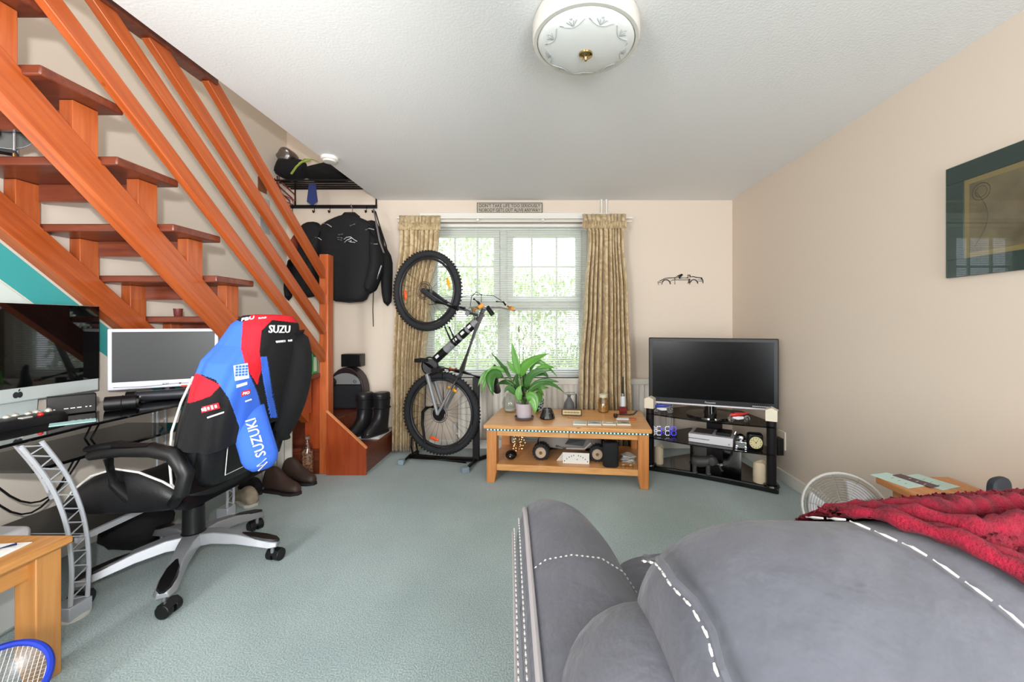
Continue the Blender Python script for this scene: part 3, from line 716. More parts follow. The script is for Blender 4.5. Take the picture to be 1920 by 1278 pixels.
# drivetrain
ch = G().torus(bp(806, 686, -.05), .075, .006, BN, 30, 6).cyl(bp(806, 686, -.055), bp(806, 686, -.045), .06, n=24).out('chainring', BLACKM, bk)
G().tube([bp(806, 686, -.07), bp(786, 672, -.08)], .014, 8).out('crank', BLACKM, bk)
G().tube([bp(806, 686, -.07), bp(822, 696, -.08)], .014, 8).out('crank', BLACKM, bk)
for px, py in ((790, 675), (821, 693)):
    p = bp(px, py, -.13); g = G()
    frame_b = Matrix((BU, BN, V((0,0,1)))).transposed()
    for s in (-1, 1): g.box(p+BN*0.045*s, (.07, .012, .03), frame_b); g.box(p+BU*.032*s, (.012, .09, .03), frame_b)
    g.cyl(p-BN*.05, p+BN*.05, .01, n=8); g.out('pedal', BLACKM, bk, bevel=.002)
G().lathe(rc-BN*.045, [(.055, 0), (.05, .01), (.04, .02), (.03, .03)], 24, Matrix((BU, V((0,0,-1)), BN)).transposed()).out('cassette', BLACKM, bk)
g = G()
g.tube([bp(799, 690, -.05), bp(798, 730, -.05), bp(797, 765, -.05)], .004, 6); g.tube([bp(829, 700, -.05), bp(831, 735, -.05), bp(832, 760, -.05)], .004, 6); g.out('chain', BLACKM, bk)
G().tube([bp(813, 762, -.06), bp(800, 764, -.07), bp(793, 772, -.07), bp(792, 795, -.07), bp(797, 830, -.07)], [.014, .016, .014, .012, .01], 8).out('derailleur', BLACKM, bk)
g = G(); 
for dx in (-4, 4): g.tube([bp(838+dx, 612, -.03), bp(845+dx, 628, -.035), bp(851+dx, 642, -.035)], .011, 8, flat=.6)
g.out('hook_arm', BLACKM, bk)
g = G(); g.tube([bp(852, 640, -.04), bp(862, 650, -.05), bp(858, 658, -.06), bp(848, 654, -.06), bp(844, 648, -.05)], .003, 6); g.out('bottle_cage', STEEL, bk)
# stand
sd = thing('bike_stand', 'black steel upright floor stand holding the bicycle', 'bike stand', tuple(fl(880, 865)))
p0 = fl(795, 843); p1 = fl(892, 866)
Yp = fl(893, 866).y
pu = at(893, 866, Yp); pu.z = 0
bx(pu.x-.028, pu.x+.028, pu.y-.02, pu.y+.02, .02, at(893, 706, Yp).z).out('upright', BLACKM, sd, bevel=.004)
G().tube([(pu.x, pu.y, .022), (rc.x-BU.x*.3, rc.y-BU.y*.3, .022)], .022, 8).out('base_bar', BLACKM, sd)
f0 = fl(872, 885); f1 = f0+V((.25, .45, 0))
G().tube([(f0.x, f0.y, .022), (pu.x, pu.y, .022), (f1.x, f1.y, .022)], .018, 8).out('cross_foot', BLACKM, sd)
G().box((f0.x, f0.y, .022), (.055, .06, .044), rz(.5)).out('foot_cap', mat('grey_rubber_cap', (140, 158, 168), .6), sd, bevel=.005)
q0 = V((rc.x-BU.x*.3, rc.y-BU.y*.3, 0))
G().tube([q0+V((-.02, -.14, .02)), q0+V((0, 0, .02)), q0+V((.03, .13, .02))], .016, 8).out('cross_foot', BLACKM, sd)
G().box(q0+V((-.02, -.15, .022)), (.05, .05, .042)).out('foot_cap', mat('grey_rubber_cap', (140, 158, 168), .6), sd, bevel=.005)
w0 = rc-V((0, 0, rc.z))
for d in (-.04, .04):
    G().tube([w0+BN*d-BU*.24+V((0,0,.02)), w0+BN*d-BU*.26+V((0,0,.12)), w0+BN*d-BU*.255+V((0,0,.2))], .009, 8).out('wheel_guide', BLACKM, sd)
    G().tube([w0+BN*d-BU*.24+V((0,0,.025)), w0+BN*d+BU*.25+V((0,0,.025))], .009, 8).out('wheel_guide', BLACKM, sd)
G().tube([V((pu.x, pu.y, .33)), V((pu.x-.05, pu.y, .33))], .015, 8).out('clamp_knob', BLACKM, sd)
# ================================================================== coffee table and what stands on it
OAK = wood('oak', (236, 178, 114), (216, 150, 84), (1.2, 14, 14), 3.0, .4, .3)
OAKV = wood('oak_upright', (224, 154, 90), (200, 126, 64), (14, 14, 1.2), 3.0, .4, .3)
ta = math.radians(-6.7); TZT = .43
tf = fl(906, 796, TZT)
TT = Matrix.Translation((tf.x, tf.y, 0)) @ Matrix.Rotation(ta, 4, 'Z')
TW, TD = 1.215, .62
ct = thing('coffee_table', 'oak coffee table with open lower shelf in front of the radiator', 'coffee table', tuple(TT @ V((TW/2, TD/2, 0))))
G(TT).bb(0, TW, 0, TD, TZT-.03, TZT).out('table_top', OAK, ct, bevel=.006)
for x in (.02, TW-.02-.075):
    for y in (.02, TD-.095):
        inn = x+.075 if x < .3 else x; s = -1 if x < .3 else 1
        g = G(TT); xa_, xb_ = x, x+.075
        lo0, lo1 = (xa_, xb_-.016) if x < .3 else (xa_+.016, xb_)
        g.loft([[V((xa_, y, TZT-.031)), V((xb_, y, TZT-.031)), V((xb_, y+.075, TZT-.031)), V((xa_, y+.075, TZT-.031))],
                [V((xa_, y, .075)), V((xb_, y, .075)), V((xb_, y+.075, .075)), V((xa_, y+.075, .075))],
                [V((lo0, y, 0)), V((lo1, y, 0)), V((lo1, y+.065, 0)), V((lo0, y+.065, 0))]])
        g.out('leg', OAKV, ct, bevel=.003)
G(TT).bb(.096, TW/2+.02, .03, .05, TZT-.085, TZT-.032).out('apron', OAK, ct, bevel=.002)
G(TT).bb(TW/2+.023, TW-.096, .03, .05, TZT-.085, TZT-.032).out('apron', OAK, ct, bevel=.002)
G(TT).bb(.096, TW-.096, TD-.05, TD-.03, TZT-.085, TZT-.032).out('apron', OAK, ct)
for x in (.035, TW-.055): G(TT).bb(x, x+.02, .096, TD-.096, TZT-.085, TZT-.032).out('apron', OAK, ct)
G(TT).bb(.03, TW-.03, .028, TD-.03, .088, .135).out('lower_shelf', OAK, ct, bevel=.004)
# LED strip under the table edge
ls = thing('led_strip', 'lit blue-green LED strip along the coffee table edge', 'light strip', tuple(TT @ V((TW/2, .018, TZT-.045))))
G(TT).bb(.02, TW-.02, .0165, .0195, TZT-.045, TZT-.031).out('tape', mat('led_tape', (70, 104, 116), .5), ls)
for i in range(46):
    x = .03+(TW-.06)*i/45
    G(TT).bb(x-.005, x+.005, .0145, .0165, TZT-.042, TZT-.034).out('led', mat(('led_cyan', 'led_green')[(i//3) % 2], ((150, 226, 240), (168, 240, 214))[(i//3) % 2], .4, emit=1.1), ls)
def on(px, py, z=TZT): return fl(px, py, z)
E = .0005
# peace lily
p = on(983, 785); P0 = p
pl = thing('potted_plant', 'peace lily with glossy leaves in a pale lilac pot', 'plant', tuple(p))
POT = mat('lilac_pot', (206, 196, 206), .5)
G().lathe(p, [(.058, E), (.072, .004), (.078, .022), (.074, .022), (.068, .008)], 28).out('saucer', mat('grey_saucer', (96, 88, 94), .5), pl)
G().lathe(p, [(.05, .009), (.055, .012), (.07, .125), (.066, .126), (.062, .11)], 28).out('pot', POT, pl)
G().lathe(p, [(.062, .108), (.03, .113), (.001, .114)], 20).out('soil', mat('soil', (50, 40, 30), .9, bump=(60, .6, .006)), pl)
LF = mat('lily_leaf', (112, 176, 72), .35, var=(8, (84, 148, 52), .3), coat=.2)
LF2 = mat('lily_leaf_dark', (70, 124, 52), .4, var=(8, (52, 100, 40), .3), coat=.2)
STEM = mat('lily_stem', (98, 132, 64), .5)
top = p+V((0, 0, .12))
def leaf(base, tip, w, mid, face, m):
    """a pointed blade from base to tip, arched through mid, its flat side turned to face"""
    base, tip, mid, face = V(base), V(tip), V(mid), V(face).normalized(); n = 9; g = G(); rows = []
    for i in range(n+1):
        t = i/n; c = base*(1-t)**2+mid*2*t*(1-t)+tip*t*t
        d = ((mid-base)*(1-t)+(tip-mid)*t).normalized(); sd_ = d.cross(face)
        sd_ = sd_.normalized() if sd_.length > 1e-4 else frame(d)[0]
        nn = sd_.cross(d).normalized(); k = w*(math.sin(math.pi*min(1, t**.8))**.8)*(1-.25*t)+.0008
        rows.append([c-sd_*k+nn*k*.25, c-sd_*k*.5+nn*k*.06, c, c+sd_*k*.5+nn*k*.06, c+sd_*k+nn*k*.25])
    g.loft(rows, closed=False, cap=False); return g.out('leaf', m, pl, angle=80, solid=.0012)
cdir = V((-.1, -1, .25))
specs = [  # base px, mid px, tip px, width px, depth offset base/tip, dark
 ((975,706),(966,672),(960,642),9,0,.0,0), ((978,706),(990,682),(1030,662),14,0,-.03,0), ((972,700),(962,690),(950,676),9,0,.02,0),
 ((958,712),(945,690),(920,660),5,0,.05,1), ((985,728),(1000,700),(1035,695),10,0,-.05,1), ((995,712),(1016,690),(1040,690),9,-.02,.02,0),
 ((990,735),(1015,716),(1048,716),9,-.04,-.06,1), ((986,740),(1020,718),(1058,736),7,-.05,-.09,1), ((935,700),(912,700),(896,724),8,0,-.04,0),
 ((948,698),(920,696),(903,738),8,-.05,-.1,0), ((944,706),(922,706),(925,742),16,-.08,-.13,1), ((985,745),(1000,748),(1003,776),15,-.1,-.13,0),
 ((950,700),(946,690),(936,688),7,.03,.05,0), ((980,738),(985,712),(975,690),11,.04,.05,1), ((1000,722),(1015,724),(1022,730),7,0,0,0),
 ((970,742),(955,728),(946,736),8,-.04,-.07,1), ((988,742),(1005,728),(1020,742),8,.02,.02,0), ((972,735),(968,715),(972,698),10,.05,.06,1),
 ((1000,706),(1018,700),(1028,708),7,.04,.06,1), ((983,730),(1005,726),(1030,727),7,.06,.09,0), ((965,724),(948,716),(930,722),7,.05,.08,1), ((994,700),(1010,678),(1045,706),7,.03,.05,0),
 ((1010,734),(1012,742),(1014,757),8,.05,.05,0), ((976,752),(972,735),(978,722),9,-.06,-.05,0)]
for b_, m_, t_, w, d0, d1, dk in specs:
    Y0 = p.y+d0*1.2; Y1 = p.y+d1*1.2
    B_ = at(*b_, Y0); T_ = at(*t_, Y1); Mi = at(*m_, (Y0+Y1)/2)
    Mi = Mi*2-(B_+T_)*.5
    leaf(B_, T_, w*.78*p.y/F, Mi, cdir+V((random.uniform(-.5,.5), 0, random.uniform(-.2,.6))), LF2 if dk else LF)
    G().tube([top+V((random.uniform(-.03,.03), random.uniform(-.03,.03), -.01)), (top+B_)/2+V((0,0,.03)), B_], .0028, 5).out('stem', STEM, pl)
for tx, ty, bxp in ((973, 612, 975), (981, 625, 981)):
    G().tube([top, at(bxp, 700, p.y), at(tx, ty+18, p.y)], .0026, 5).out('flower_stem', STEM, pl)
    G().ell(at(tx, ty+5, p.y), (.007, .007, .03), 8, 6).out('spadix', mat('spadix', (120, 128, 96), .7), pl)
for tx, ty in ((975, 628), (986, 641)):
    a_ = at(tx-6, ty-8, p.y); 
    leaf(at(tx, ty+9, p.y), at(tx+1, ty-11, p.y), .024, at(tx+4, ty, p.y-.02), (0, -1, .3), mat('white_spathe', (238, 240, 226), .5)).name = 'flower'
# round glass bowl
q = on(957, 771)
bw = thing('glass_bowl', 'round clear glass bowl behind the lilac plant pot', 'bowl', tuple(q))
G().lathe(q, [(.03, E), (.045, .004), (.068, .04), (.072, .075), (.06, .115), (.04, .135), (.036, .15), (.04, .155)], 28).out('bowl', glass('bubble_glass', (236, 240, 238), .02, .12), bw)
G().lathe(q, [(.025, .006), (.048, .012), (.05, .03), (.02, .034)], 20).out('glass_beads', mat('pale_beads', (226, 228, 224), .3), bw)
# teal mosaic bottle
q = on(1010, 770)
tb = thing('mosaic_bottle', 'stoppered glass bottle with teal mosaic beside the black oil burner', 'bottle', tuple(q))
G().lathe(q, [(.028, E), (.034, .004), (.034, .03), (.048, .07), (.046, .1), (.02, .13), (.018, .15)], 24).out('body', mat('teal_mosaic', (190, 214, 214), .15, var=(55, (14, 70, 84), .04), coat=.6), tb)
G().cyl(q+V((0,0,.15)), q+V((0,0,.165)), .022, n=16).out('stopper', mat('dark_cork', (70, 40, 32), .7), tb)
# oil burner
q = on(1026, 784)
ob = thing('oil_burner', 'squat glossy black oil burner on the coffee table', 'oil burner', tuple(q))
G().lathe(q, [(.058, E), (.062, .008), (.056, .03), (.04, .07), (.038, .078), (.033, .078), (.028, .062), (.01, .056)], 28).out('body', mat('black_glaze', (22, 18, 24), .12, coat=1), ob)
g = G()
for a in range(5): g.ell(q+V((.046*math.cos(-1.4+a*.2), .046*math.sin(-1.4+a*.2), .04+.008*math.sin(a*2))), (.004, .004, .005), 8, 6)
g.out('cut_out', STEEL, ob)
# sand timer in a metal hoop
q = on(1067, 770)
hg = thing('sand_cone', 'grey glass cone hung in a slim metal hoop stand', 'ornament', tuple(q))
G().lathe(q, [(.048, E), (.05, .02), (.04, .07), (.012, .12), (.018, .135)], 24).out('cone', mat('grey_sand', (96, 98, 100), .5), hg)
G().torus(q+V((.01, 0, .15)), .052, .005, (0,0,1), 30, 6, ry=.004).out('hoop', STEEL, hg)
G().cyl(q+V((.06, 0, E)), q+V((.06, 0, .15)), .005, n=8).out('rod', BLACKM, hg)
# name plate
q = on(1072, 779); R_ = rz(ta)
npz = thing('name_plate', 'small brown framed plaque on the coffee table', 'plaque', tuple(q))
G().box(q+V((0, 0, .028)), (.165, .016, .05), R_).out('frame', mat('brown_plaque', (96, 62, 48), .5), npz, bevel=.003)
G().box(q+R_ @ V((0, -.0085, .028)), (.145, .002, .034), R_).out('plate', mat('gold_plate', (222, 206, 160), .35), npz)
g = G()
for i in range(16): g.box(q+R_ @ V((-.06+.008*i, -.0098, .028)), (.0045, .001, .011 if i % 3 else .007), R_)
g.out('engraving', DK, npz)
q = on(1076, 783); G().box(q+V((0, 0, .006)), (.09, .02, .011), R_).out('metal_bar', mat('bronze', (150, 120, 96), .35, metal=.8), label='small bronze bar in front of the plaque', cat='ornament', bevel=.002)
# coasters
for i, (nm, cc) in enumerate((('leftmost of four pale square coasters in a row, plain', (200, 220, 214)), ('second from the left of four square coasters, blue feather print', (190, 214, 216)), ('third from the left of four square coasters, white shell print', (206, 208, 196)), ('rightmost of four square coasters, dark shell print', (190, 190, 170)))):
    c0 = on(1074+27.5*i, 797); c1 = c0+R_ @ V((.052, .052, 0))
    o = thing('coaster', nm, 'coaster', tuple(c1), 'coasters on the coffee table')
    G().box(c1+V((0, 0, .0045)), (.1, .1, .008), R_).out('tile', mat('coaster_edge', (238, 234, 222), .4), o, bevel=.001)
    G().box(c1+V((0, 0, .009)), (.09, .09, .001), R_).out('print', mat('coaster_print_%d' % i, cc, .25, coat=.5), o)
    if i: G().ell(c1+R_ @ V((.004, 0, .0096)), (.028, .018, .0006), 14, 4, R_).out('motif', mat('coaster_motif_%d' % i, ((90, 120, 130), (232, 228, 214), (92, 82, 70))[i-1], .4), o)
# storage jar
q = on(1131, 772)
jr = thing('glass_jar', 'lidded glass jar of gold beads beside the curtain', 'jar', tuple(q))
G().lathe(q, [(.04, E), (.045, .006), (.045, .1), (.033, .118), (.033, .125)], 24).out('jar', glass('jar_glass', (238, 226, 196), .02, .1), jr)
G().lathe(q, [(.035, .004), (.041, .008), (.041, .06), (.01, .066)], 20).out('contents', mat('gold_beads', (186, 152, 96), .4, bump=(70, .9, .01)), jr)
G().lathe(q, [(.036, .125), (.037, .15), (.02, .156)], 20).out('lid', mat('frosted_lid', (214, 212, 186), .3), jr)
# reed bottle with red liquid
q = on(1168, 777)
rb = thing('reed_bottle', 'slim bottle with red liquid and a black reed', 'bottle', tuple(q))
G().box(q+V((0, 0, .035)), (.062, .05, .069), R_).out('red_base', mat('red_liquid', (110, 26, 22), .15, coat=.6), rb, bevel=.005)
G().cyl(q+V((0, 0, .07)), q+V((0, 0, .15)), .02, .019, n=16).out('neck', mat('pale_label', (214, 220, 230), .3), rb)
G().cyl(q+V((0, 0, .15)), q+V((0, 0, .175)), .016, n=14).out('collar', CHROME, rb)
G().cyl(q+V((0, 0, .172)), q+V((0, 0, .31)), .009, .006, n=10).out('reed', BLACK, rb)
# pipe in a tray
q = on(1170, 786)
pt = thing('pipe_tray', 'small white tray with an orange end holding a pipe', 'tray', tuple(q))
G().box(q+R_ @ V((-.012, 0, .006)), (.1, .055, .01), R_).out('tray', mat('white_enamel', (226, 226, 230), .3), pt, bevel=.004)
G().box(q+R_ @ V((.065, 0, .006)), (.052, .05, .01), R_).out('orange_end', mat('amber', (196, 104, 56), .35), pt, bevel=.004)
tp = thing('smoking_pipe', 'black curved smoking pipe resting on the white tray', 'pipe', tuple(q+V((0, 0, .012))))
G().tube([q+R_ @ V(v) for v in ((-.06, .01, .03), (-.02, .012, .038), (.04, .012, .034), (.075, .012, .04), (.1, .012, .07))], [.008, .006, .0055, .007, .008], 8).out('stem', BLACK, tp)
G().lathe(q+R_ @ V((-.065, 0, .012)), [(.012, 0), (.018, .012), (.017, .03), (.013, .03), (.011, .016)], 14).out('pipe_bowl', mat('dark_briar', (50, 36, 32), .3), tp)
# ---- lower shelf
SH = .135
q = on(958, 862, SH)
dg = thing('black_figurine', 'small black rounded gadget at the left of the lower table shelf', 'gadget', tuple(q))
G().ell(q+V((0, .02, .035)), (.045, .05, .034), 16, 10).out('body', BLACK, dg)
g = G(); g.ell(q+V((-.004, -.03, .035)), (.004, .003, .004), 8, 6); g.ell(q+V((.0, -.026, .05)), (.003, .003, .003), 8, 6); g.out('light', WMARK, dg)
q = on(973, 846, SH)
fb = thing('fairy_lights', 'heap of warm wire fairy lights on the lower shelf', 'fairy lights', tuple(q+V((0,0,.001))))
rnd = random.Random(4)
g = G(); pts = []
for i in range(60):
    t = i/59; pts.append(q+V((.052*math.sin(i*1.9)*rnd.uniform(.5,1), .03*math.cos(i*1.3), .01+.13*t)))
g.tube(pts, .0012, 4); g.out('wire', BRASS, fb)
WARM = mat('warm_led', (255, 206, 150), .4, emit=1.3)
for i in range(0, 60, 2): G().ell(pts[i], (.0042, .0042, .0042), 6, 4).out('bulb', WARM, fb)
# radio controlled truck
tk = thing('rc_truck', 'grey radio-controlled monster truck with chunky tyres', 'toy truck', tuple(on(1075, 862, SH)))
AL = mat('hub_aluminium', (208, 186, 166), .35, metal=.4)
wl = on(1015, 863, SH); wr = on(1121, 866, SH)
for (c_, r_) in ((wl, .062), (wr, .06), (wl+V((.03, .25, 0)), .06), (wr+V((.03, .25, 0)), .06)):
    c = c_+V((0, .035, r_)); n_ = R_ @ V((0, 1, 0))
    w_ = G().cyl(c-n_*.035, c+n_*.035, r_*.95, n=28).torus(c-n_*.02, r_*.82, r_*.18, n_, 28, 8).out('wheel', TYRE, tk)
    g = G()
    for i in range(18):
        a = 2*math.pi*i/18; d = R_ @ V((math.cos(a), 0, math.sin(a))); g.box(c+d*r_*.96, (.011, .07, .012), Matrix((d, n_, d.cross(n_))).transposed())
    g.out('lugs', TYRE, w_)
    G().cyl(c-n_*.042, c-n_*.03, r_*.58, n=24).torus(c-n_*.042, r_*.6, .004, n_, 24, 6).out('rim', AL, w_)
    G().cyl(c-n_*.05, c-n_*.04, r_*.2, n=12).out('hub', BRASS, w_)
m0 = (wl+wr)/2+V((.01, .15, 0))
def tkp(x, y, z): return m0+R_ @ V((x, y, z))
g = G(); rg = []
for x, w, z0, z1 in ((-.24, .05, .1, .14), (-.16, .09, .08, .2), (-.05, .1, .07, .205), (.1, .1, .075, .2), (.19, .09, .09, .17), (.25, .05, .1, .14)):
    rg.append([tkp(x, -w, z0), tkp(x, w, z0), tkp(x, w*.8, z1), tkp(x, -w*.8, z1)])
g.loft(rg); g.out('body_shell', mat('grey_shell', (120, 112, 106), .35), tk, bevel=.01)
G().prism([tkp(-.03, -.103, .115), tkp(.11, -.103, .105), tkp(.13, -.095, .15), tkp(.0, -.098, .155)], R_ @ V((0, -.003, 0))).out('window_recess', BLACK, tk)
G().tube([tkp(-.1, -.105, .1), tkp(-.02, -.11, .085), tkp(.12, -.11, .085), tkp(.17, -.1, .13)], .009, 8).out('side_bar', mat('pale_shell', (170, 164, 160), .4), tk)
G().tube([tkp(-.2, 0, .06), tkp(.2, 0, .06)], .03, 8).out('chassis', BLACK, tk)
for s in (-1, 1):
    G().tube([tkp(-.2, s*.09, .065), tkp(-.2, 0, .065)], .01, 6).out('axle', BLACK, tk); G().tube([tkp(.2, s*.09, .065), tkp(.2, 0, .065)], .01, 6).out('axle', BLACK, tk)
# folded card
q = on(1080, 869, SH)
fc_ = thing('folded_card', 'folded white card with an arc of black marks on the lower shelf', 'card', tuple(q))
G().prism([q+R_ @ V(v) for v in ((-.098, 0, E), (.098, 0, E), (.098, .012, .077), (-.098, .012, .077))], R_ @ V((0, .0015, 0))).out('front', PAPERW, fc_)
G().prism([q+R_ @ V(v) for v in ((-.098, .013, .077), (.098, .013, .077), (.07, .06, E), (-.15, .05, E))], R_ @ V((0, .0015, 0))).out('back', PAPERW, fc_)
g = G()
for i in range(11):
    if i == 5: continue
    t = (i-5)/5; z = .018+.042*(1-t*t)
    g.box(q+R_ @ V((t*.085, .012*z/.077-.0012, z)), (.005, .0008, .009), R_)
g.box(q+R_ @ V((.008, .003, .03)), (.005, .0008, .008), R_); g.out('ink_marks', DK, fc_)
# speaker
q = on(1147, 877, SH)
spk = thing('table_speaker', 'tall rounded black cloth speaker on the lower shelf', 'speaker', tuple(q))
g = G(); rg = []
for z, s in ((E, .88), (.012, 1), (.15, 1), (.168, .97), (.175, .85)): rg.append(ringe(q+V((0, .05, z)), .058*s, .052*s, 24, R_ @ V((1,0,0)), R_ @ V((0,1,0)), 3.2))
g.loft(rg); g.out('cabinet', mat('speaker_cloth', (30, 31, 34), .9, bump=(200, .5, .002)), spk)
G().lathe(q+V((0, .05, .175)), [(.03, 0), (.03, .002), (.005, .003)], 20).out('control_ring', BLACK, spk)
# papers, glasses
q = on(1180, 868, SH)
pp = thing('paper_pile', 'crumpled pile of receipts at the right of the lower shelf', 'papers', tuple(q))
for i in range(5):
    a = R_ @ rz(.25*math.sin(i*2.1)); c = q+V((.004*math.sin(i*3), .05+.01*math.cos(i*2), .004+.011*i))
    gg = G(); gg.grid(lambda u, v: c+a @ V(((u-.5)*.1, (v-.5)*.12, .006*math.sin(6*u+i)*math.cos(5*v+i*2))), 6, 6); gg.out('sheet', mat(('receipt_a', 'receipt_b')[i % 2], ((226, 220, 206), (208, 208, 214))[i % 2], .8), pp, solid=.001, angle=80)
q = on(1176, 878, SH)
gs = thing('spectacles', 'folded gold rimmed spectacles in front of the receipts', 'spectacles', tuple(q))
for s in (-1, 1): G().torus(q+R_ @ V((s*.026, .005, .012)), .018, .0018, R_ @ V((0, 1, .6)), 20, 5).out('lens_rim', BRASS, gs)
G().tube([q+R_ @ V((-.008, .005, .018)), q+R_ @ V((.008, .005, .018))], .0015, 5).out('bridge', BRASS, gs)
for s in (-1, 1): G().tube([q+R_ @ V((s*.044, .008, .014)), q+R_ @ V((-s*.03, .03, .006))], .0016, 5).out('temple', BRASS, gs)
# ================================================================== television corner
sa = math.radians(-30.6); SM = V((1.211, 3.014, 0)); ST_ = Matrix.Translation(SM) @ Matrix.Rotation(sa, 4, 'Z')
GBLK = mat('gloss_black', (14, 14, 16), .08, coat=.6)
SMOKE = mat('black_shelf_glass', (8, 8, 10), .04, alpha=.8)
tv_s = thing('tv_stand', 'black corner television stand with glass shelves and round columns', 'tv stand', tuple(ST_ @ V((0, .2, 0))))
def shelf_poly(w0, wb, d, bow, z, n=14):
    return [V((-w0+2*w0*i/n, -bow*math.sin(math.pi*i/n), z)) for i in range(n+1)]+[V((w0, .12, z)), V((wb, d, z)), V((-wb, d, z)), V((-w0, .12, z))]
G(ST_).prism(shelf_poly(.47, .2, .5, -.03, 0), (0, 0, .045)).out('plinth', GBLK, tv_s, bevel=.01)
for z in (.262, .452): G(ST_).prism(shelf_poly(.445, .2, .47, .035 if z < .4 else .05, z), (0, 0, .01)).out('glass_shelf', SMOKE, tv_s)
for x in (-.425, .425):
    g = G(ST_); g.cyl((x, .03, .045), (x, .03, .5), .031, n=20); g.out('column', BLACKM, tv_s)
    g = G(ST_); g.lathe((x, .03, 0), [(.04, .043), (.055, .045), (.05, .056), (.033, .06)], 20); g.out('column_foot', GBLK, tv_s)
    g = G(ST_); g.bb(x-.036, x+.036, -.006, .066, .5, .575); g.add([(x-.036, -.006, .575), (x+.036, -.006, .575), (x+.036, .066, .575), (x-.036, .066, .575), (x, -.006, .592), (x, .066, .592)], [(0,1,4),(1,2,5,4),(2,3,5),(3,0,4,5)])
    g.out('cream_cap', CREAM, tv_s)
G(ST_).bb(-.2, .2, .47, .485, .045, .26).out('back_panel', GBLK, tv_s)
G(ST_).bb(-.06, .06, .43, .46, .045, .452).out('back_column', BLACKM, tv_s)
# television
va = math.radians(-21.5); VT = Matrix.Translation((1.29, 3.125, 0)) @ Matrix.Rotation(va, 4, 'Z')
tv = thing('television', 'wide black flat-screen television on the corner stand', 'television', tuple(VT @ V((0, 0, .464))))
G(VT).bb(-.4625, .4625, 0, .05, .535, 1.062).out('casing', BLACK, tv, bevel=.006)
G(VT).bb(-.3, .3, .05, .1, .58, .98).out('rear_bulge', BLACK, tv, bevel=.02)
G(VT).bb(-.432, .432, -.0015, .0005, .585, 1.035).out('screen', mat('tv_screen', (7, 7, 8), .22, ior=1.3), tv)
G(VT).bb(-.46, .46, -.006, .02, .536, .549).out('silver_trim', mat('silver_trim', (226, 220, 224), .35, metal=.2), tv, bevel=.003)
text('Panasonic', tv, WMARK, VT @ V((0, -.003, .566)), VT.to_3x3() @ V((1,0,0)), (0,0,1), width=.075)
g = G(VT)
for i in range(9): g.bb(.29+.013*i, .299+.013*i, -.003, -.001, .557, .563)
g.out('small_badge', WMARK, tv)
g = G(VT); g.lathe((0, .03, 0), [(.18, .4625), (.178, .474), (.05, .482), (.045, .54)], 28); g.out('pedestal', GBLK, tv)
# items on the shelves
def toy_bike(name, label, p, ang, m1, m2):
    T = Matrix.Translation(p) @ Matrix.Rotation(ang, 4, 'Z'); t = thing(name, label, 'toy motorbike', tuple(p))
    for x in (-.055, .055):
        g = G(T); g.torus((x, 0, .025), .019, .006, (0, 1, 0), 20, 6); g.cyl((x, -.003, .025), (x, .003, .025), .013, n=12); g.out('wheel', mat('toy_wheel', (150, 140, 132), .4, var=(80, (40, 40, 44), .1)), t)
    g = G(T); g.loft([[T2 for T2 in ringe((x, 0, z), ry, rz_, 10, V((0,1,0)), V((0,0,1)))] for x, z, ry, rz_ in ((-.07, .05, .004, .006), (-.045, .052, .014, .018), (-.01, .058, .016, .016), (.03, .058, .012, .008), (.075, .072, .006, .005))])
    g.out('fairing', m1, t, sub=1)
    g = G(T); g.loft([[q for q in ringe((x, 0, z), ry, rz_, 10, V((0,1,0)), V((0,0,1)))] for x, z, ry, rz_ in ((-.045, .035, .008, .008), (-.01, .03, .013, .014), (.03, .032, .01, .01))]); g.out('engine', m2, t)
    G(T).tube([(-.05, 0, .06), (-.056, 0, .026)], .005, 6).out('fork', STEEL, t); G(T).tube([(.01, 0, .03), (.055, 0, .025)], .005, 6).out('swing_arm', STEEL, t)
    G(T).tube([(-.045, -.025, .07), (-.045, .025, .07)], .003, 6).out('handlebar', BLACK, t)
BLU = mat('toy_blue', (52, 62, 160), .3); 
p = ST_ @ V((-.33, .06, .4625)); toy_bike('toy_motorbike', 'blue and white toy racing motorbike at the left of the top glass shelf', p, sa+.15, BLU, WMARK)
p = ST_ @ V((.22, .03, .4625)); toy_bike('toy_motorbike', 'red and white toy motorbike at the right of the top glass shelf', p, sa+.5, mat('toy_red', (196, 50, 48), .3), WMARK)
# LED clock
dcp = ST_ @ V((-.33, .07, .2725)); dt = thing('led_clock', 'digital clock with big white and blue LED digits on the middle glass shelf', 'clock', tuple(dcp))
Ru = ST_.to_3x3() @ rz(.45)
DW = mat('digit_white', (240, 240, 255), .4, emit=.9); DB = mat('digit_blue', (80, 80, 255), .4, emit=1.1)
def dpt(x, z, y=0): return dcp+Ru @ V((x, y, z))
for k, x in enumerate((-.082, -.034, .034, .082)):
    segs = {'a': ((-.012, .079), (.012, .079)), 'g': ((-.012, .045), (.012, .045)), 'd': ((-.012, .011), (.012, .011)), 'f': ((-.017, .05), (-.017, .074)), 'b': ((.017, .05), (.017, .074)), 'e': ((-.017, .016), (-.017, .04)), 'c': ((.017, .016), (.017, .04))}
    for nme, (a, b) in segs.items():
        m_ = DB if (k == 3 or (k in (1, 2) and nme in 'bc')) else DW
        G().tube([dpt(x+a[0], a[1]), dpt(x+b[0], b[1])], .0035, 6).out('digit_segment', m_, dt)
for z in (.03, .06): G().ell(dpt(0, z), (.004, .004, .004), 8, 6).out('colon', DB, dt)
G().add([], []).tube([dpt(-.105, .004), dpt(.105, .004)], .004, 8).out('base_bar', BLACK, dt)
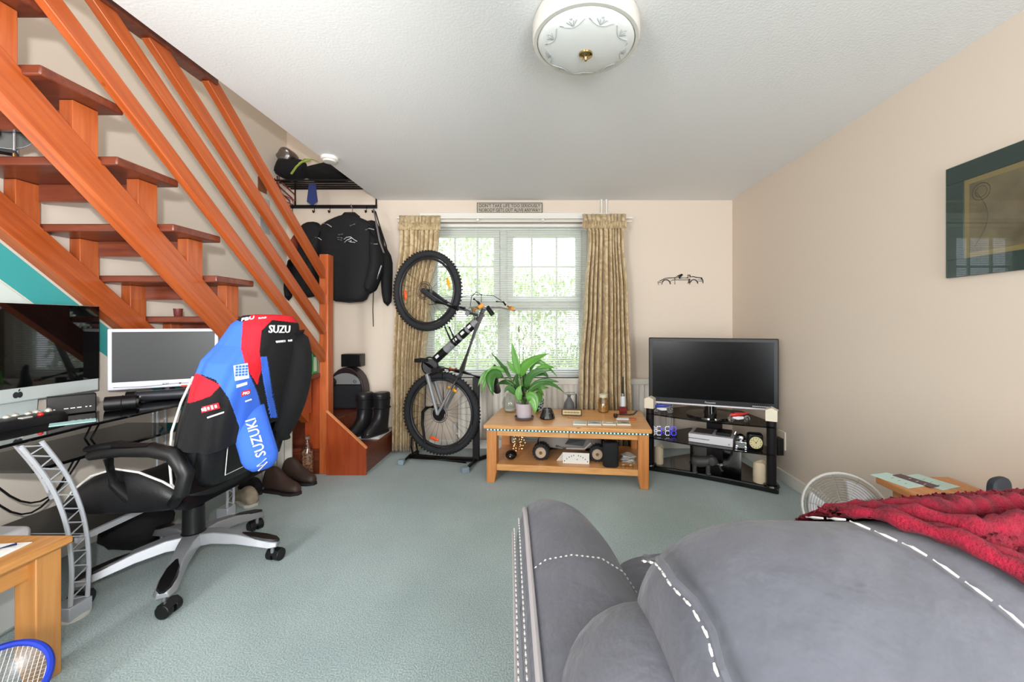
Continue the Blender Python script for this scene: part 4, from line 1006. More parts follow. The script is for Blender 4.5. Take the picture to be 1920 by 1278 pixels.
# games console
xb = thing('games_console', 'white slim games console on the middle glass shelf', 'games console', tuple(ST_ @ V((.03, .12, .2725))))
WP = mat('white_console', (226, 224, 228), .4)
G(ST_).bb(-.13, .18, .03, .25, .2728, .336).out('body', WP, xb, bevel=.004)
G(ST_).bb(-.129, .02, .0285, .031, .302, .306).out('disc_slot', BLACK, xb)
g = G(ST_); g.cyl((.155, .0285, .29), (.155, .031, .29), .006, n=14); g.out('power_button', STEEL, xb)
G(ST_).bb(-.1, .03, .07, .22, .3362, .341).out('top_vent', mat('console_vent', (96, 86, 80), .5), xb)
bx_ = G(ST_).bb(.06, .16, .07, .2, .3365, .362).out('remote_box', BLACK, label='small black box lying on top of the white console', cat='box', bevel=.004)
# silver ornament
sp = ST_ @ V((.235, .05, .2725)); so_ = thing('silver_ornament', 'shiny silver car-engine ornament on the middle glass shelf', 'ornament', tuple(sp))
g = G(); g.box(sp+V((0, 0, .03)), (.075, .06, .05), rz(sa)); g.out('block', CHROME, so_, bevel=.006)
for s in (-1, 1): G().box(sp+rz(sa) @ V((.03*s, -.02, .012)), (.018, .04, .022), rz(sa)).out('foot', CHROME, so_, bevel=.004)
g = G(); g.ell(sp+V((0, .01, .075)), (.03, .03, .028), 16, 10); g.torus(sp+V((0, .01, .075)), .03, .005, (0,0,1), 20, 6); g.out('dome', CHROME, so_)
G().tube([sp+V((-.045, 0, .07)), sp+V((-.05, 0, .1)), sp+V((-.04, 0, .12))], .005, 6).out('handle', STEEL, so_)
# round clock
cp = ST_ @ V((.335, .04, .2725)); rk = thing('desk_clock', 'black desk clock with round cream dial on the middle glass shelf', 'clock', tuple(cp))
Rk = rz(sa+.25)
G().box(cp+V((0, .03, .06)), (.1, .07, .118), Rk).out('case', BLACK, rk, bevel=.015)
nk = Rk @ V((0, -1, 0))
G().cyl(cp+V((0, .03, .058))+nk*.034, cp+V((0, .03, .058))+nk*.04, .043, n=28).out('dial', mat('cream_dial', (222, 212, 160), .4), rk)
G().torus(cp+V((0, .03, .058))+nk*.038, .045, .004, nk, 28, 6).out('bezel', BLACKM, rk)
g = G(); c0 = cp+V((0, .03, .058))+nk*.0415
for i in range(12): a = math.pi/6*i; g.ell(c0+Rk @ V((.033*math.cos(a), 0, .033*math.sin(a))), (.003, .001, .003), 6, 4)
g.tube([c0, c0+Rk @ V((.012, 0, .018))], .0015, 4); g.tube([c0, c0+Rk @ V((-.02, 0, .02))], .001, 4); g.ell(c0, (.004, .002, .004), 8, 4); g.out('hands', DK, rk)
# candles and elephant on the plinth
WAX = mat('cream_wax', (232, 214, 184), .5)
for px, py, r, h, lab in ((1235, 868, .038, .135, 'cream pillar candle at the left end of the stand plinth'), (1425, 903, .046, .14, 'cream pillar candle with lit tip at the right end of the stand plinth')):
    p = fl(px, py, .045); t = thing('pillar_candle', lab, 'candle', tuple(p), 'candles on the television stand')
    g = G(); n = 28; rings = []
    for rr, z in ((r*.96, .0005), (r, .006), (r, h*.92), (r*.97, h), (r*.86, h-.002), (r*.8, h-.018), (.001, h-.02)):
        rings.append([p+V((rr*math.cos(2*math.pi*j/n), rr*math.sin(2*math.pi*j/n), z+(.008*math.sin(4*math.pi*j/n)+.004*math.sin(6*math.pi*j/n) if .9*h < z and rr > r*.85 else 0))) for j in range(n)])
    g.loft(rings); g.out('wax', WAX, t)
    G().cyl(p+V((0, 0, h-.02)), p+V((0, 0, h-.006)), .0015, n=6).out('wick', BLACK, t)
    if px > 1300: G().ell(p+V((0, -.02, h-.03)), (.006, .004, .008), 8, 6).out('led_flame', WARM, t)
p = fl(1318, 886, .045); el = thing('elephant_figurine', 'dark grey elephant figurine with white tusks on the stand plinth', 'figurine', tuple(p))
ELE = mat('grey_elephant', (66, 64, 64), .45)
Re = rz(sa+.2); T = Matrix.Translation(p) @ Re.to_4x4()
me = bpy.data.meshes.new('sk'); 
g = G(T)
g.loft([ringe((x, 0, z), ry, rz2, 14, V((0,1,0)), V((0,0,1)), 2) for x, z, ry, rz2 in ((-.085, .085, .012, .02), (-.07, .083, .034, .036), (-.03, .082, .042, .042), (.02, .087, .04, .04), (.05, .097, .03, .036), (.065, .1, .03, .036), (.09, .096, .026, .03), (.104, .085, .014, .018))])
for x in (-.06, .035):
    for s in (-1, 1): g.loft([ringe((x, s*.022, z), r, r, 10, V((1,0,0)), V((0,1,0)), 2) for z, r in ((.075, .02), (.04, .016), (.012, .015), (.0008, .018))])
g.tube([(.098, 0, .09), (.115, 0, .07), (.122, 0, .045), (.13, 0, .03), (.142, 0, .032)], [.014, .011, .008, .007, .006], 10)
g.tube([(-.085, 0, .09), (-.096, 0, .07), (-.097, 0, .05)], .003, 6)
g.out('body', ELE, el, angle=60)
for s in (-1, 1):
    G(T).ell((.062, s*.034, .1), (.024, .005, .032), 14, 8).out('ear', ELE, el)
    G(T).tube([(.1, s*.014, .082), (.122, s*.016, .072), (.138, s*.014, .078)], [.004, .003, .001], 6).out('tusk', WMARK, el)
g = G(T)
for x in (-.06, .035):
    for s in (-1, 1): g.ell((x+.012, s*.022, .006), (.006, .01, .004), 8, 6)
g.out('toenails', mat('toenail', (196, 190, 184), .4), el)
# ================================================================== desk under the stairs
DZ = .752
DGL = mat('black_desk_glass', (10, 11, 13), .04, coat=.5)
dk = thing('computer_desk', 'black glass computer desk with silver lattice legs under the stairs', 'desk', (-2.13, 1.75, 0))
poly = [(-2.405, .95, DZ-.012), (-1.84, .95, DZ-.012), (-1.86, 1.35, DZ-.012), (-1.90, 1.7, DZ-.012), (-1.90, 2.1, DZ-.012), (-1.84, 2.52, DZ-.012), (-2.405, 2.52, DZ-.012)]
G().prism(poly, (0, 0, .012)).out('glass_top', DGL, dk, bevel=.002)
SIL = mat('silver_tube', (200, 204, 212), .3, metal=.35)
def truss(pts, w, foot, side):
    """curved lattice leg: three chords with zigzag bracing"""
    pts = [V(p) for p in pts]
    P = []
    for i in range(len(pts)-1):
        for j in range(6): 
            t = j/6; a = pts[max(i-1, 0)]; b = pts[i]; c = pts[i+1]; d = pts[min(i+2, len(pts)-1)]
            P.append(.5*((2*b)+(c-a)*t+(2*a-5*b+4*c-d)*t*t+(3*b-a-3*c+d)*t**3))
    P.append(pts[-1]); off = [V((w/2, -w/2, 0)), V((w/2, w/2, 0)), V((-w/2, 0, 0))]
    for k_, o_ in enumerate(off): G().tube([p+o_ for p in (P if k_ < 2 else P[len(P)*6//10:])], .0075, 8).out('leg_tube', SIL, dk)
    g = G(); n = len(P)
    for i in range(0, n-2, 2):
        a = P[i]+off[0]; b = P[i+1]+off[1]; c = P[min(i+2, n-1)]+off[0]; g.tube([a, b, c], .0035, 6)
        if i > n*.62: g.tube([P[i]+off[2], P[i+1]+off[0], P[min(i+2, n-1)]+off[2]], .0035, 6)
    g.out('lattice', SIL, dk)
    f = pts[0]; G().box(f+V((0, 0, -.012)), (w*1.35, w*1.35, .055)).out('foot_socket', SIL, dk, bevel=.003)
    G().lathe(f+V((0, 0, -f.z)), [(w*.9, .0005), (w*.9, .006), (w*.7, .011)], 20).out('foot_disc', mat('white_foot', (214, 214, 206), .5), dk)
truss([(-1.885, 1.62, .045), (-1.885, 1.625, .22), (-1.885, 1.605, .40), (-1.885, 1.55, .58), (-1.885, 1.47, .735)], .06, None, 1)
truss([(-1.93, 2.47, .045), (-1.93, 2.47, .25), (-1.93, 2.46, .45), (-1.93, 2.44, .6), (-1.93, 2.41, .735)], .05, None, 1)
truss([(-2.35, 2.47, .045), (-2.35, 2.47, .4), (-2.35, 2.47, .735)], .05, None, 1)
truss([(-2.35, 1.1, .045), (-2.35, 1.1, .4), (-2.35, 1.1, .735)], .05, None, 1)
bx(-2.36, -1.92, 1.66, 2.42, .28, .292).out('lower_shelf', BLACK, dk); bx(-1.92, -1.905, 1.66, 2.42, .272, .296).out('shelf_rail', SIL, dk)
bx(-2.36, -1.95, 1.55, 2.3, .60, .612).out('keyboard_shelf', DGL, dk)
for y in (1.7, 2.38): G().cyl((-2.34, y, .286), (-1.91, y, .286), .008, n=8).out('cross_bar', SIL, dk)
# all-in-one computer
ALU = mat('pale_aluminium', (206, 216, 216), .35, metal=.25)
SCR = mat('dark_screen', (8, 9, 10), .03, coat=.6)
im = thing('desktop_computer', 'large silver all-in-one computer with glossy black screen at the left edge', 'computer', (-2.34, 1.81, DZ))
IX = -2.33
bx(IX-.03, IX, 1.48, 2.128, .824, 1.264).out('body', ALU, im, bevel=.006)
bx(IX, IX+.002, 1.482, 2.126, .887, 1.262).out('screen', SCR, im)
LOGO = mat('dark_logo', (44, 48, 50), .3)
lcx = onx(34, 740, IX+.001)
g = G(); g.ell(lcx+V((0, -.0075, 0)), (.0012, .011, .014), 12, 8); g.ell(lcx+V((0, .0065, 0)), (.0012, .010, .014), 12, 8); g.ell(lcx+V((0, .004, .02)), (.001, .003, .006), 8, 6, Matrix.Rotation(-.5, 3, 'X')); g.out('fruit_logo', LOGO, im)
bx(-2.40, -2.22, 1.7, 1.9, DZ+.0005, DZ+.008).out('stand_foot', ALU, im, bevel=.002)
G().prism([(-2.37, 1.71, DZ+.008), (-2.36, 1.71, DZ+.008), (-2.345, 1.71, .95), (-2.362, 1.71, .95)], (0, .18, 0)).out('stand_neck', ALU, im)
# second monitor
m0 = V((-2.318, 2.155, 0)); m1 = V((-1.925, 2.405, 0)); ma = math.atan2(m1.y-m0.y, m1.x-m0.x); MW = (m1-m0).length
MT = Matrix.Translation(m0) @ Matrix.Rotation(ma, 4, 'Z')
mo = thing('monitor', 'silver framed widescreen monitor beside the all-in-one computer', 'monitor', tuple(MT @ V((MW/2, .05, DZ))))
LIL = mat('silver_lilac_bezel', (204, 204, 216), .4)
G(MT).bb(0, MW, .002, .04, .815, 1.145).out('casing', LIL, mo, bevel=.005)
G(MT).bb(.018, MW-.018, 0, .0025, .857, 1.128).out('screen', mat('matt_screen', (30, 31, 34), .35), mo)
text('acer', mo, LOGO, MT @ V((MW*.5, -.0005+.002, .836)), MT.to_3x3() @ V((1,0,0)), (0,0,1), height=.008)
G(MT).bb(MW*.62, MW*.64, .0, .003, .83, .838).out('button', mat('dark_button', (60, 30, 40), .4), mo)
G(MT).tube([(MW*.05, .001, .83), (MW*.3, .001, .826), (MW*.6, .001, .834), (MW*.8, .001, .833)], .0012, 4).out('bezel_line', LOGO, mo)
g = G(MT); g.lathe((MW/2, .06, 0), [(.1, DZ+.0005), (.098, DZ+.012), (.03, DZ+.018), (.026, .86)], 24); g.out('pedestal', BLACK, mo)
# small things on the desk
def dp_(px, py): return fl(px, py, DZ)
Rd = rz(.9)
p = dp_(133, 778); t = thing('router_box', 'small black box with a row of lit white marks on the desk', 'set-top box', tuple(p))
Rr = rz(.95); G().box(p+V((-.03, .03, .045)), (.15, .05, .088), Rr).out('case', BLACK, t, bevel=.004)
for i, (x, w) in enumerate(((-.055, .006), (-.02, .014), (.0, .014), (.02, .014), (.042, .006), (.055, .006))):
    G().box(p+V((-.03, .03, 0))+Rr @ V((x, -.0258, .03)), (w, .001, .004), Rr).out('status_light', WMARK, t)
p = dp_(126, 795); G().box(p+V((-.01, .03, .001)), (.13, .075, .0015), rz(.85)).out('note_card', mat('pale_cyan_card', (186, 232, 232), .6), label='pale cyan card lying on the black desk glass', cat='card')
p = dp_(40, 803); t = thing('joystick_panel', 'black control box with a red button at the front of the desk', 'controller', tuple(p))
G().loft([ringe(p+V((-.06, .02, z)), .07*s, .17*s, 20, V((1,0,0)), V((0,1,0)), 3) for z, s in ((.0006, 1), (.02, 1), (.032, .93), (.036, .7))]).out('case', BLACK, t)
q = onx(59, 788, p.x+.005); G().ell(V((p.x-.02, q.y+.05, DZ+.038)), (.009, .009, .01), 12, 8).out('red_button', mat('red_button', (226, 40, 40), .35), t)
G().box(V((p.x-.02, q.y+.0, DZ+.036)), (.02, .032, .008)).out('grey_switch', mat('grey_switch', (196, 194, 190), .4), t)
p = dp_(30, 782); t = thing('glass_ornaments', 'row of small clear glass figures in front of the computer', 'ornament', tuple(p+V((-.12, 0, 0))))
for i in range(6):
    c = V((-2.2+.01*(i % 2), 1.62+.035*i, DZ+.0005)); G().lathe(c, [(.012, 0), (.014, .004), (.006, .015), (.013, .03), (.01, .042), (.002, .048)], 14).out('figure', mat('crystal', (226, 226, 214), .05, metal=.6), t)
p = dp_(218, 770); t = thing('camera_lens', 'black cylinder lens lying on the desk before the monitor', 'lens', tuple(p+V((0, .03, 0))))
d_ = V((.8, .6, 0)).normalized(); c = p+V((0, .03, .0345))
G().cyl(c-d_*.06, c+d_*.05, .034, .034, n=24).out('barrel', BLACK, t); G().cyl(c+d_*.05, c+d_*.06, .03, n=24).out('front_glass', GBLK, t); G().torus(c, .0345, .002, d_, 24, 6).out('ring', BLACKM, t)
p = dp_(300, 757); t = thing('speaker_bar', 'long black tubular speaker bar under the monitor', 'speaker', tuple(p+V((0, 0, 0))))
d2 = MT.to_3x3() @ V((1, 0, 0)); c = MT @ V((MW*.55, -.07, DZ+.031))
G().cyl(c-d2*.13, c+d2*.13, .028, n=24).out('tube', mat('silver_black', (70, 72, 78), .25, metal=.5), t)
for s in (-1, 1): G().cyl(c+d2*.13*s, c+d2*.165*s, .031, n=24).out('end_cap', BLACK, t)
p = MT @ V((MW*.72, -.035, DZ)); t = thing('pens', 'a few bright pens lying behind the speaker bar', 'pen', tuple(p))
for i, cc in enumerate(((206, 60, 50), (230, 230, 220), (190, 190, 70))): G().cyl(p+V((-.04+.03*i, .01*i, .066)), p+V((.03+.03*i, .02+.01*i, .068)), .005, n=8).out('pen', mat('pen_%d' % i, cc, .4), t)
# below the desk
t = thing('shredder', 'white and black box machine on the floor below the desk', 'shredder', (-2.2, 1.62, 0))
bx(-2.38, -2.02, 1.42, 1.6, .0, .30).out('bin', mat('white_abs', (214, 216, 214), .45), t, bevel=.02); bx(-2.385, -2.015, 1.415, 1.605, .30, .38).out('head', WP, t, bevel=.02); bx(-2.3, -2.1, 1.412, 1.416, .33, .35).out('slot', BLACK, t)
g = G(); pts = [V((-1.98+.012*math.cos(i*1.1), 1.40+.012*math.sin(i*1.1), .70-.0034*i)) for i in range(160)]; g.tube(pts, .003, 5)
g.out('coiled_cable', BLACK, label='black coiled cable hanging down at the left end of the desk', cat='cable')
t = thing('cable_bundle', 'tangle of black cables drooping under the desk glass', 'cable', (-2.1, 1.8, .55))
for i in range(2): G().tube([V((-2.2-.04*i, 1.5+.55*q/16, .735-(.34+.05*i)*math.sin(math.pi*q/16)**1.2+.0)) for q in range(17)], .004, 6).out('cable', BLACK, t)
blob('dark_bag', BLACKC, 'dark bag slumped on the floor behind the chair base', 'bag', (-2.15, 2.15, .12), (.13, .16, .115), seed=11)
# LED glow below the wall stringer as a teal band; pale patch for bright wall
struct(G().prism([(XL+.001, .75, ztop(.75)-.17), (XL+.001, 3.05, ztop(3.05)-.17), (XL+.001, 3.05, ztop(3.05)-.33), (XL+.001, .75, ztop(.75)-.33)], (.004, 0, 0)), 'teal_glow_band', mat('teal_glow', (64, 168, 170), .7))
G().prism([(XL+.001, 1.2, 1.05), (XL+.001, 2.1, 1.05), (XL+.001, 2.1, 1.108), (XL+.001, 1.2, 1.88)], (.004, 0, 0)).out('pale_wall_patch', mat('pale_mint', (216, 228, 224), .6), label='pale mint patch added as the bright wall above the all-in-one computer', cat='board', bevel=.003)  # not a real board, stands in for the bright whitish wall
# ================================================================== desk chair with racing jacket
CC = V((-1.68, 1.95, 0))
LEA = mat('black_leather', (15, 15, 18), .4, bump=(180, .25, .002))
SUE = mat('black_mesh_fabric', (30, 30, 33), .85, bump=(160, .3, .002))
PIPE = mat('white_piping', (222, 220, 216), .5)
SILP = mat('silver_plastic', (158, 160, 165), .4, metal=.4)
ch = thing('office_chair', 'black leather racing-style desk chair with silver star base', 'chair', tuple(CC))
for k in range(5):
    a = math.radians(224+72*k); d = V((math.cos(a), math.sin(a), 0)); sdv = V((-d.y, d.x, 0)); up = V((0, 0, 1))
    rg = []
    for r, z, w, h in ((.03, .145, .046, .055), (.1, .15, .039, .05), (.2, .135, .035, .044), (.29, .112, .037, .036), (.345, .098, .04, .03), (.378, .09, .022, .022)):
        c = CC+d*r+up*z; rg.append([c-sdv*w-up*h/2, c+sdv*w-up*h/2, c+sdv*w*.72+up*h/2, c-sdv*w*.72+up*h/2])
    lg = G().loft(rg).out('leg', SILP, ch, bevel=.004)
    rg = []
    for r, z, w in ((.215, .151, .005), (.26, .141, .025), (.315, .127, .03), (.36, .115, .024), (.38, .106, .007)):
        c = CC+d*r+up*z; rg.append([c-sdv*w-up*.006, c+sdv*w-up*.006, c+sdv*w*.8+up*.003, c-sdv*w*.8+up*.003])
    G().loft(rg).out('foot_pad', BLACK, lg)
    cc = CC+d*.35; ca = a+random.uniform(.6, 1.4); cd = V((math.cos(ca), math.sin(ca), 0)); cn = V((-cd.y, cd.x, 0)); wc = cc+cd*.018+up*.029
    cs = G()
    for s in (-1, 1): cs.cyl(wc+cn*s*.007, wc+cn*s*.034, .0288, n=20)
    cs = cs.out('caster', BLACK, ch, bevel=.003)
    G().cyl(cc+up*.045, cc+up*.082, .009, n=10).out('caster_stem', STEEL, cs)
    G().loft([[wc+cn*s*.031+V((0,0,0))+cd*x+up*z for x, z in ((-.03, .006), (-.018, .026), (.008, .031), (.027, .014), (.02, .012), (.004, .022), (-.014, .018), (-.022, .004))] for s in (-1, 1)]).out('caster_hood', BLACK, cs)
g = G(); g.lathe(CC, [(.052, .118), (.052, .17), (.044, .178), (.042, .3), (.036, .302)], 24); g.out('gas_sleeve', BLACK, ch)
g = G(); g.cyl(CC+V((0,0,.3)), CC+V((0,0,.36)), .018, n=14); g.out('gas_lift', CHROME, ch)
G().box(CC+V((.0, 0, .365)), (.22, .18, .04)).out('mechanism', BLACK, ch, bevel=.008)
# seat: chair looks towards the desk (-x)
def cl(x, y, z): return CC+V((x, y, z))                       # x>0 is the back of the chair
g = G()
def seatf(u, v):
    x = -.36+.56*u; y = -.25+.5*v; e = 1-max(abs(2*u-1)**6, abs(2*v-1)**8)*.9
    z = .455+.02*math.sin(math.pi*v)*-.6+.015*math.cos(3*u)
    if u < .15: z -= .05*(1-u/.15)**2
    return cl(x, y*(1-.06*(1-u)), .385+(z-.385)*max(.1, e))
g.grid(seatf, 20, 20); g.out('seat_cushion', LEA, ch, angle=60)
g = G(); g.loft([ringe(cl(-.08, 0, z), .27*s, .235*s, 28, V((1,0,0)), V((0,1,0)), 3.5) for z, s in ((.372, .8), (.378, .95), (.40, 1), (.43, 1.0))]); g.out('seat_pan', LEA, ch)
for s in (-1, 1):
    rg = []; pip = []
    for x, zc, h in ((-.33, .40, .02), (-.3, .42, .05), (-.22, .45, .085), (-.12, .465, .1), (-.02, .46, .09), (.08, .445, .065), (.15, .43, .04)):
        rg.append(ringe(cl(x, s*.235, zc), .035, h, 14, V((0,1,0)), V((0,0,1)), 2)); pip.append(cl(x, s*.245, zc+h*.97))
    bs = G().loft(rg).out('seat_bolster', LEA, ch, sub=1)
    G().tube([cl(-.335, s*.245, .385)]+pip, .0045, 6).out('piping', PIPE, bs)
# backrest, leaning back
def bk_(y, z, off=0):
    t = (z-.45)/.75; x = .2+.13*t+.03*t*t
    return cl(x+off, y, z)
rows = [(.44, .20), (.52, .235), (.62, .25), (.72, .245), (.84, .235), (.96, .225), (1.06, .16), (1.14, .11), (1.185, .07)]
g = G(); rg = []
for z, hw in rows:
    c = bk_(0, z); rg.append(ringe(c, .055 if z < 1.15 else .03, hw, 28, V((1,0,0)), V((0,1,0)), 3))
bkr = g.loft(rg).out('backrest', LEA, ch, sub=1)
for s in (-1, 1):
    rg = []
    for z, h in ((.50, .03), (.6, .06), (.72, .075), (.84, .06), (.95, .03)):
        c = bk_(s*.225, z, -.06); rg.append(ringe(c, h, .035, 12, V((1,0,0)), V((0,1,0)), 2))
    bo = G().loft(rg).out('back_bolster', LEA, ch, sub=1)
    G().tube([bk_(s*.25, z, -.06-h*.9) for z, h in ((.47, .0), (.5, .03), (.6, .06), (.72, .075), (.84, .06), (.95, .03))], .0045, 6).out('piping', PIPE, bo)
# stitched outline and violet piping on the back of the shell
G().tube([bk_(-.17, .80, .06), bk_(-.165, .62, .06), bk_(-.15, .50, .06), bk_(.0, .50, .06), bk_(.15, .56, .06)], .0018, 5).out('stitching', PIPE, bkr)
G().tube([bk_(-.235, .86, .04), bk_(-.19, .78, .058), bk_(-.05, .68, .06), bk_(.1, .61, .06), bk_(.19, .575, .056)], .004, 6).out('violet_piping', mat('violet_piping', (96, 84, 150), .5), bkr)
for s in (-1, 1):
    y = s*.29
    g = G(); g.tube([cl(.13, y*.86, .42), cl(.2, y, .48), cl(.22, y, .56), cl(.17, y, .635), cl(.08, y, .655), cl(-.04, y, .655), cl(-.13, y, .645), cl(-.175, y, .63)], [.022, .026, .03, .032, .03, .028, .027, .018], 14, flat=1.0)
    ar = g.out('armrest', LEA if s > 0 else BLACK, ch, angle=60)
    G().tube([cl(.08, y, .672), cl(-.06, y, .676), cl(-.18, y, .66)], [.024, .03, .022], 12, flat=.6).out('arm_pad', LEA, ar)
    G().tube([cl(-.1, y, .62), cl(-.08, y, .52), cl(-.05, y*.85, .43)], [.016, .018, .02], 10).out('arm_support', BLACK, ar)
# beige cloth on the far arm
blob('beige_glove', mat('beige_fabric', (206, 192, 172), .8), 'small beige glove lying on the far chair arm', 'glove', cl(-.02, .29, .706), (.05, .028, .016), seed=3, bump=.08)
# ------------------------------------------------------------------ jacket over the backrest
BLUE = mat('bright_blue_fleece', (58, 106, 214), .85, bump=(150, .3, .002)); RED = mat('bright_red_fleece', (222, 26, 44), .85, bump=(150, .3, .002))
JBL = mat('black_fleece', (15, 15, 18), .92, bump=(150, .3, .002))
jk = thing('racing_jacket', 'blue, red and black racing jacket draped over the chair back', 'jacket', tuple(bk_(0, .7)))
def cz_(px, py): return None
def inpoly(p, poly):
    c = False; j = len(poly)-1
    for i in range(len(poly)):
        a, b = poly[i], poly[j]
        if (a[1] > p[1]) != (b[1] > p[1]) and p[0] < (b[0]-a[0])*(p[1]-a[1])/(b[1]-a[1])+a[0]: c = not c
        j = i
    return c
PB = [(330, 704), (330, 600), (400, 600), (420, 600), (440, 600), (456, 604), (452, 655), (462, 690), (482, 735), (505, 820), (508, 900), (430, 900), (448, 800), (428, 745), (405, 712), (372, 700), (330, 704)]
PR = [(452, 655), (456, 604), (475, 588), (560, 588), (560, 606), (510, 600), (490, 620), (486, 660), (490, 690), (482, 722), (462, 690)]
PR2 = [(340, 704), (372, 700), (414, 722), (396, 742), (360, 755), (340, 755)]
RB = [(485, 668), (500, 668), (508, 720), (520, 782), (506, 783), (494, 720)]
def jf(u, v):
    a = 2*math.pi*u-math.pi/2
    tab = [(0, 1.213, .035, .07), (.07, 1.205, .075, .115), (.16, 1.165, .10, .155), (.3, 1.08, .115, .195), (.42, 1.01, .122, .262), (.6, .90, .118, .29), (.8, .78, .112, .30), (1, .665, .108, .298)]
    for (v0, z0, a0, b0), (v1, z1, a1, b1) in zip(tab, tab[1:]):
        if v <= v1: t = (v-v0)/(v1-v0); z = z0+(z1-z0)*t; ax = a0+(a1-a0)*t; by = b0+(b1-b0)*t; break
    c = bk_(0, z); ca, sa_ = math.cos(a), math.sin(a)
    w = 1+.025*math.sin(9*a+5*v)*v+.02*math.sin(17*a-3*v)*v
    x = ax*math.copysign(abs(ca)**.7, ca)*w; y = by*math.copysign(abs(sa_)**.75, sa_)*w
    z += .03*v*math.sin(2*a+.6)
    return V((c.x+x, c.y+y, z))
NU, NV = 320, 180
parts = {'body': [], 'blue': [], 'red': []}
verts = [[jf(i/NU, j/NV) for j in range(NV+1)] for i in range(NU+1)]
def key(q):
    x, y = pix(q)
    ang = math.atan2(q.y-CC.y, q.x-bk_(0, q.z).x)
    if not (-2.9 < ang < .9): return 'body'
    if inpoly((x, y), PR) or inpoly((x, y), PR2): return 'red'
    if inpoly((x, y), PB) or inpoly((x, y), RB): return 'blue'
    return 'body'
for i in range(NU):
    for j in range(NV):
        q = [verts[i][j], verts[i+1][j], verts[i+1][j+1], verts[i][j+1]]
        parts[key((q[0]+q[2])/2)].append(q)
for k, (nm, m_) in {'body': ('body_panel', JBL), 'blue': ('blue_panel', BLUE), 'red': ('red_panel', RED)}.items():
    g = G(); idx = {}
    for q in parts[k]:
        f = []
        for p in q:
            kk = (round(p.x, 5), round(p.y, 5), round(p.z, 5))
            if kk not in idx: idx[kk] = len(g.v); g.v.append(p)
            f.append(idx[kk])
        if len(set(f)) >= 3: g.f.append(list(dict.fromkeys(f)))
    o = g.out(nm, m_, jk, angle=80, solid=.006)
nearn = V((.62, -.78, .1)).normalized()
def js(px, py, lift=0.):
    """point of the jacket surface seen at this pixel of the photograph"""
    best = None
    for i in range(0, NU, 2):
        for j in range(0, NV, 2):
            q = verts[i][j]; x, y = pix(q); d = (x-px)**2+(y-py)**2
            ang = math.atan2(q.y-CC.y, q.x-bk_(0, q.z).x)
            if -2.6 < ang < .9 and (best is None or d < best[0]): best = (d, i, j)
    _, i, j = best; i1 = (i+1) % NU; j1 = min(j+1, NV); j0 = max(j-1, 0)
    du = (verts[i1][j]-verts[i-1][j]).normalized(); dv = (verts[i][j1]-verts[i][j0]).normalized()
    n = du.cross(dv).normalized(); 
    if n.dot(V((1.0, -1.0, .2))) < 0: n = -n
    return verts[i][j]+n*(.008+lift), n
def on_jacket(s, px, py, h, rot, m, w=None, shear=0):
    p, n = js(px, py); up = V((0, 0, 1)); xd = up.cross(n).normalized(); zd = n.cross(xd).normalized()
    R2 = Matrix.Rotation(rot, 3, n); return text(s, jk, m, p, R2 @ xd, R2 @ zd, height=h, width=w, shear=shear, ext=.002, font_off=.01)
def patch(px, py, w, h, rot, m, nm, lift=0.):
    p, n = js(px, py, lift); xd = V((0, 0, 1)).cross(n).normalized(); zd = n.cross(xd).normalized(); R2 = Matrix.Rotation(rot, 3, n)
    G().box(p, (w, .003, h), Matrix((R2 @ xd, n, R2 @ zd)).transposed()).out(nm, m, jk)
# sleeves
def bez(P, n=14):
    P = [V(p) for p in P]; out = []
    for i in range(n+1):
        t = i/n; Q = P[:]
        while len(Q) > 1: Q = [a*(1-t)+b*t for a, b in zip(Q, Q[1:])]
        out.append(Q[0])
    return out
s1 = bez([onp(458, 690, CC+V((.27, -.06, 0)), nearn), onp(446, 757, CC+V((.43, -.15, 0)), nearn), onp(486, 830, CC+V((.44, -.2, 0)), nearn), onp(492, 878, CC+V((.42, -.2, 0)), nearn)])
slv = G().tube(s1, [.07 - (.03 if i == 14 else .008 if i == 13 else 0) for i in range(15)], 18, flat=.6).out('sleeve', BLUE, jk, angle=80)
G().tube([p+V((-.055, -.01, -.004)) for p in s1[2:13]], .006, 6).out('red_seam', RED, slv)
p_, q_ = s1[10], s1[12]
zz = (s1[8]-s1[12]).normalized(); nn = nearn; xx = zz.cross(nn).normalized()*-1
text('SUZUKI', slv, WMARK, s1[9]+nn*.049+V((.004, 0, .0)), zz, nn.cross(zz), height=.038, width=.17, ext=.002, font_off=.01)
c_ = s1[13]+nn*.044
g = G()
for a, b in (((-.02, .02), (.02, .0)), ((.02, .0), (-.005, -.004)), ((-.02, .004), (.02, -.02))): g.tube([c_+xx*a[0]+zz*a[1], c_+xx*b[0]+zz*b[1]], .007, 4, flat=.4)
g.out('angular_emblem', WMARK, slv)
s2 = bez([bk_(.1, 1.13, .09), bk_(.13, 1.0, .15), bk_(.16, .85, .12), bk_(.15, .70, .13), bk_(.14, .60, .10)])
sl2 = G().tube(s2, [.05+.03*math.sin(math.pi*i/14) for i in range(15)], 18, flat=.7).out('sleeve', JBL, jk, angle=80)
G().tube([s2[-2], s2[-1]+V((0, 0, -.012))], .058, 16, flat=.7).out('cuff', JBL, sl2)
s3 = bez([bk_(.24, .95, .06), bk_(.25, .8, .08), bk_(.24, .66, .08), bk_(.22, .57, .06)])
G().tube(s3, [.03, .034, .038, .04]*3+[.04, .036, .03], 14, flat=.8).out('inner_lining', BLUE, jk, angle=80)
on_jacket('SUZU', 521, 617, .036, -.02, WMARK, .125)
on_jacket('www.s   o.u', 531, 640, .010, .02, WMARK, .115)
on_jacket('FBU', 466, 599, .018, .3, WMARK, .05); on_jacket('BUILD', 492, 598, .007, .15, WMARK, .03)
patch(450, 697, .052, .066, .12, mat('pale_blue_print', (196, 210, 240), .8), 'crest', 0); 
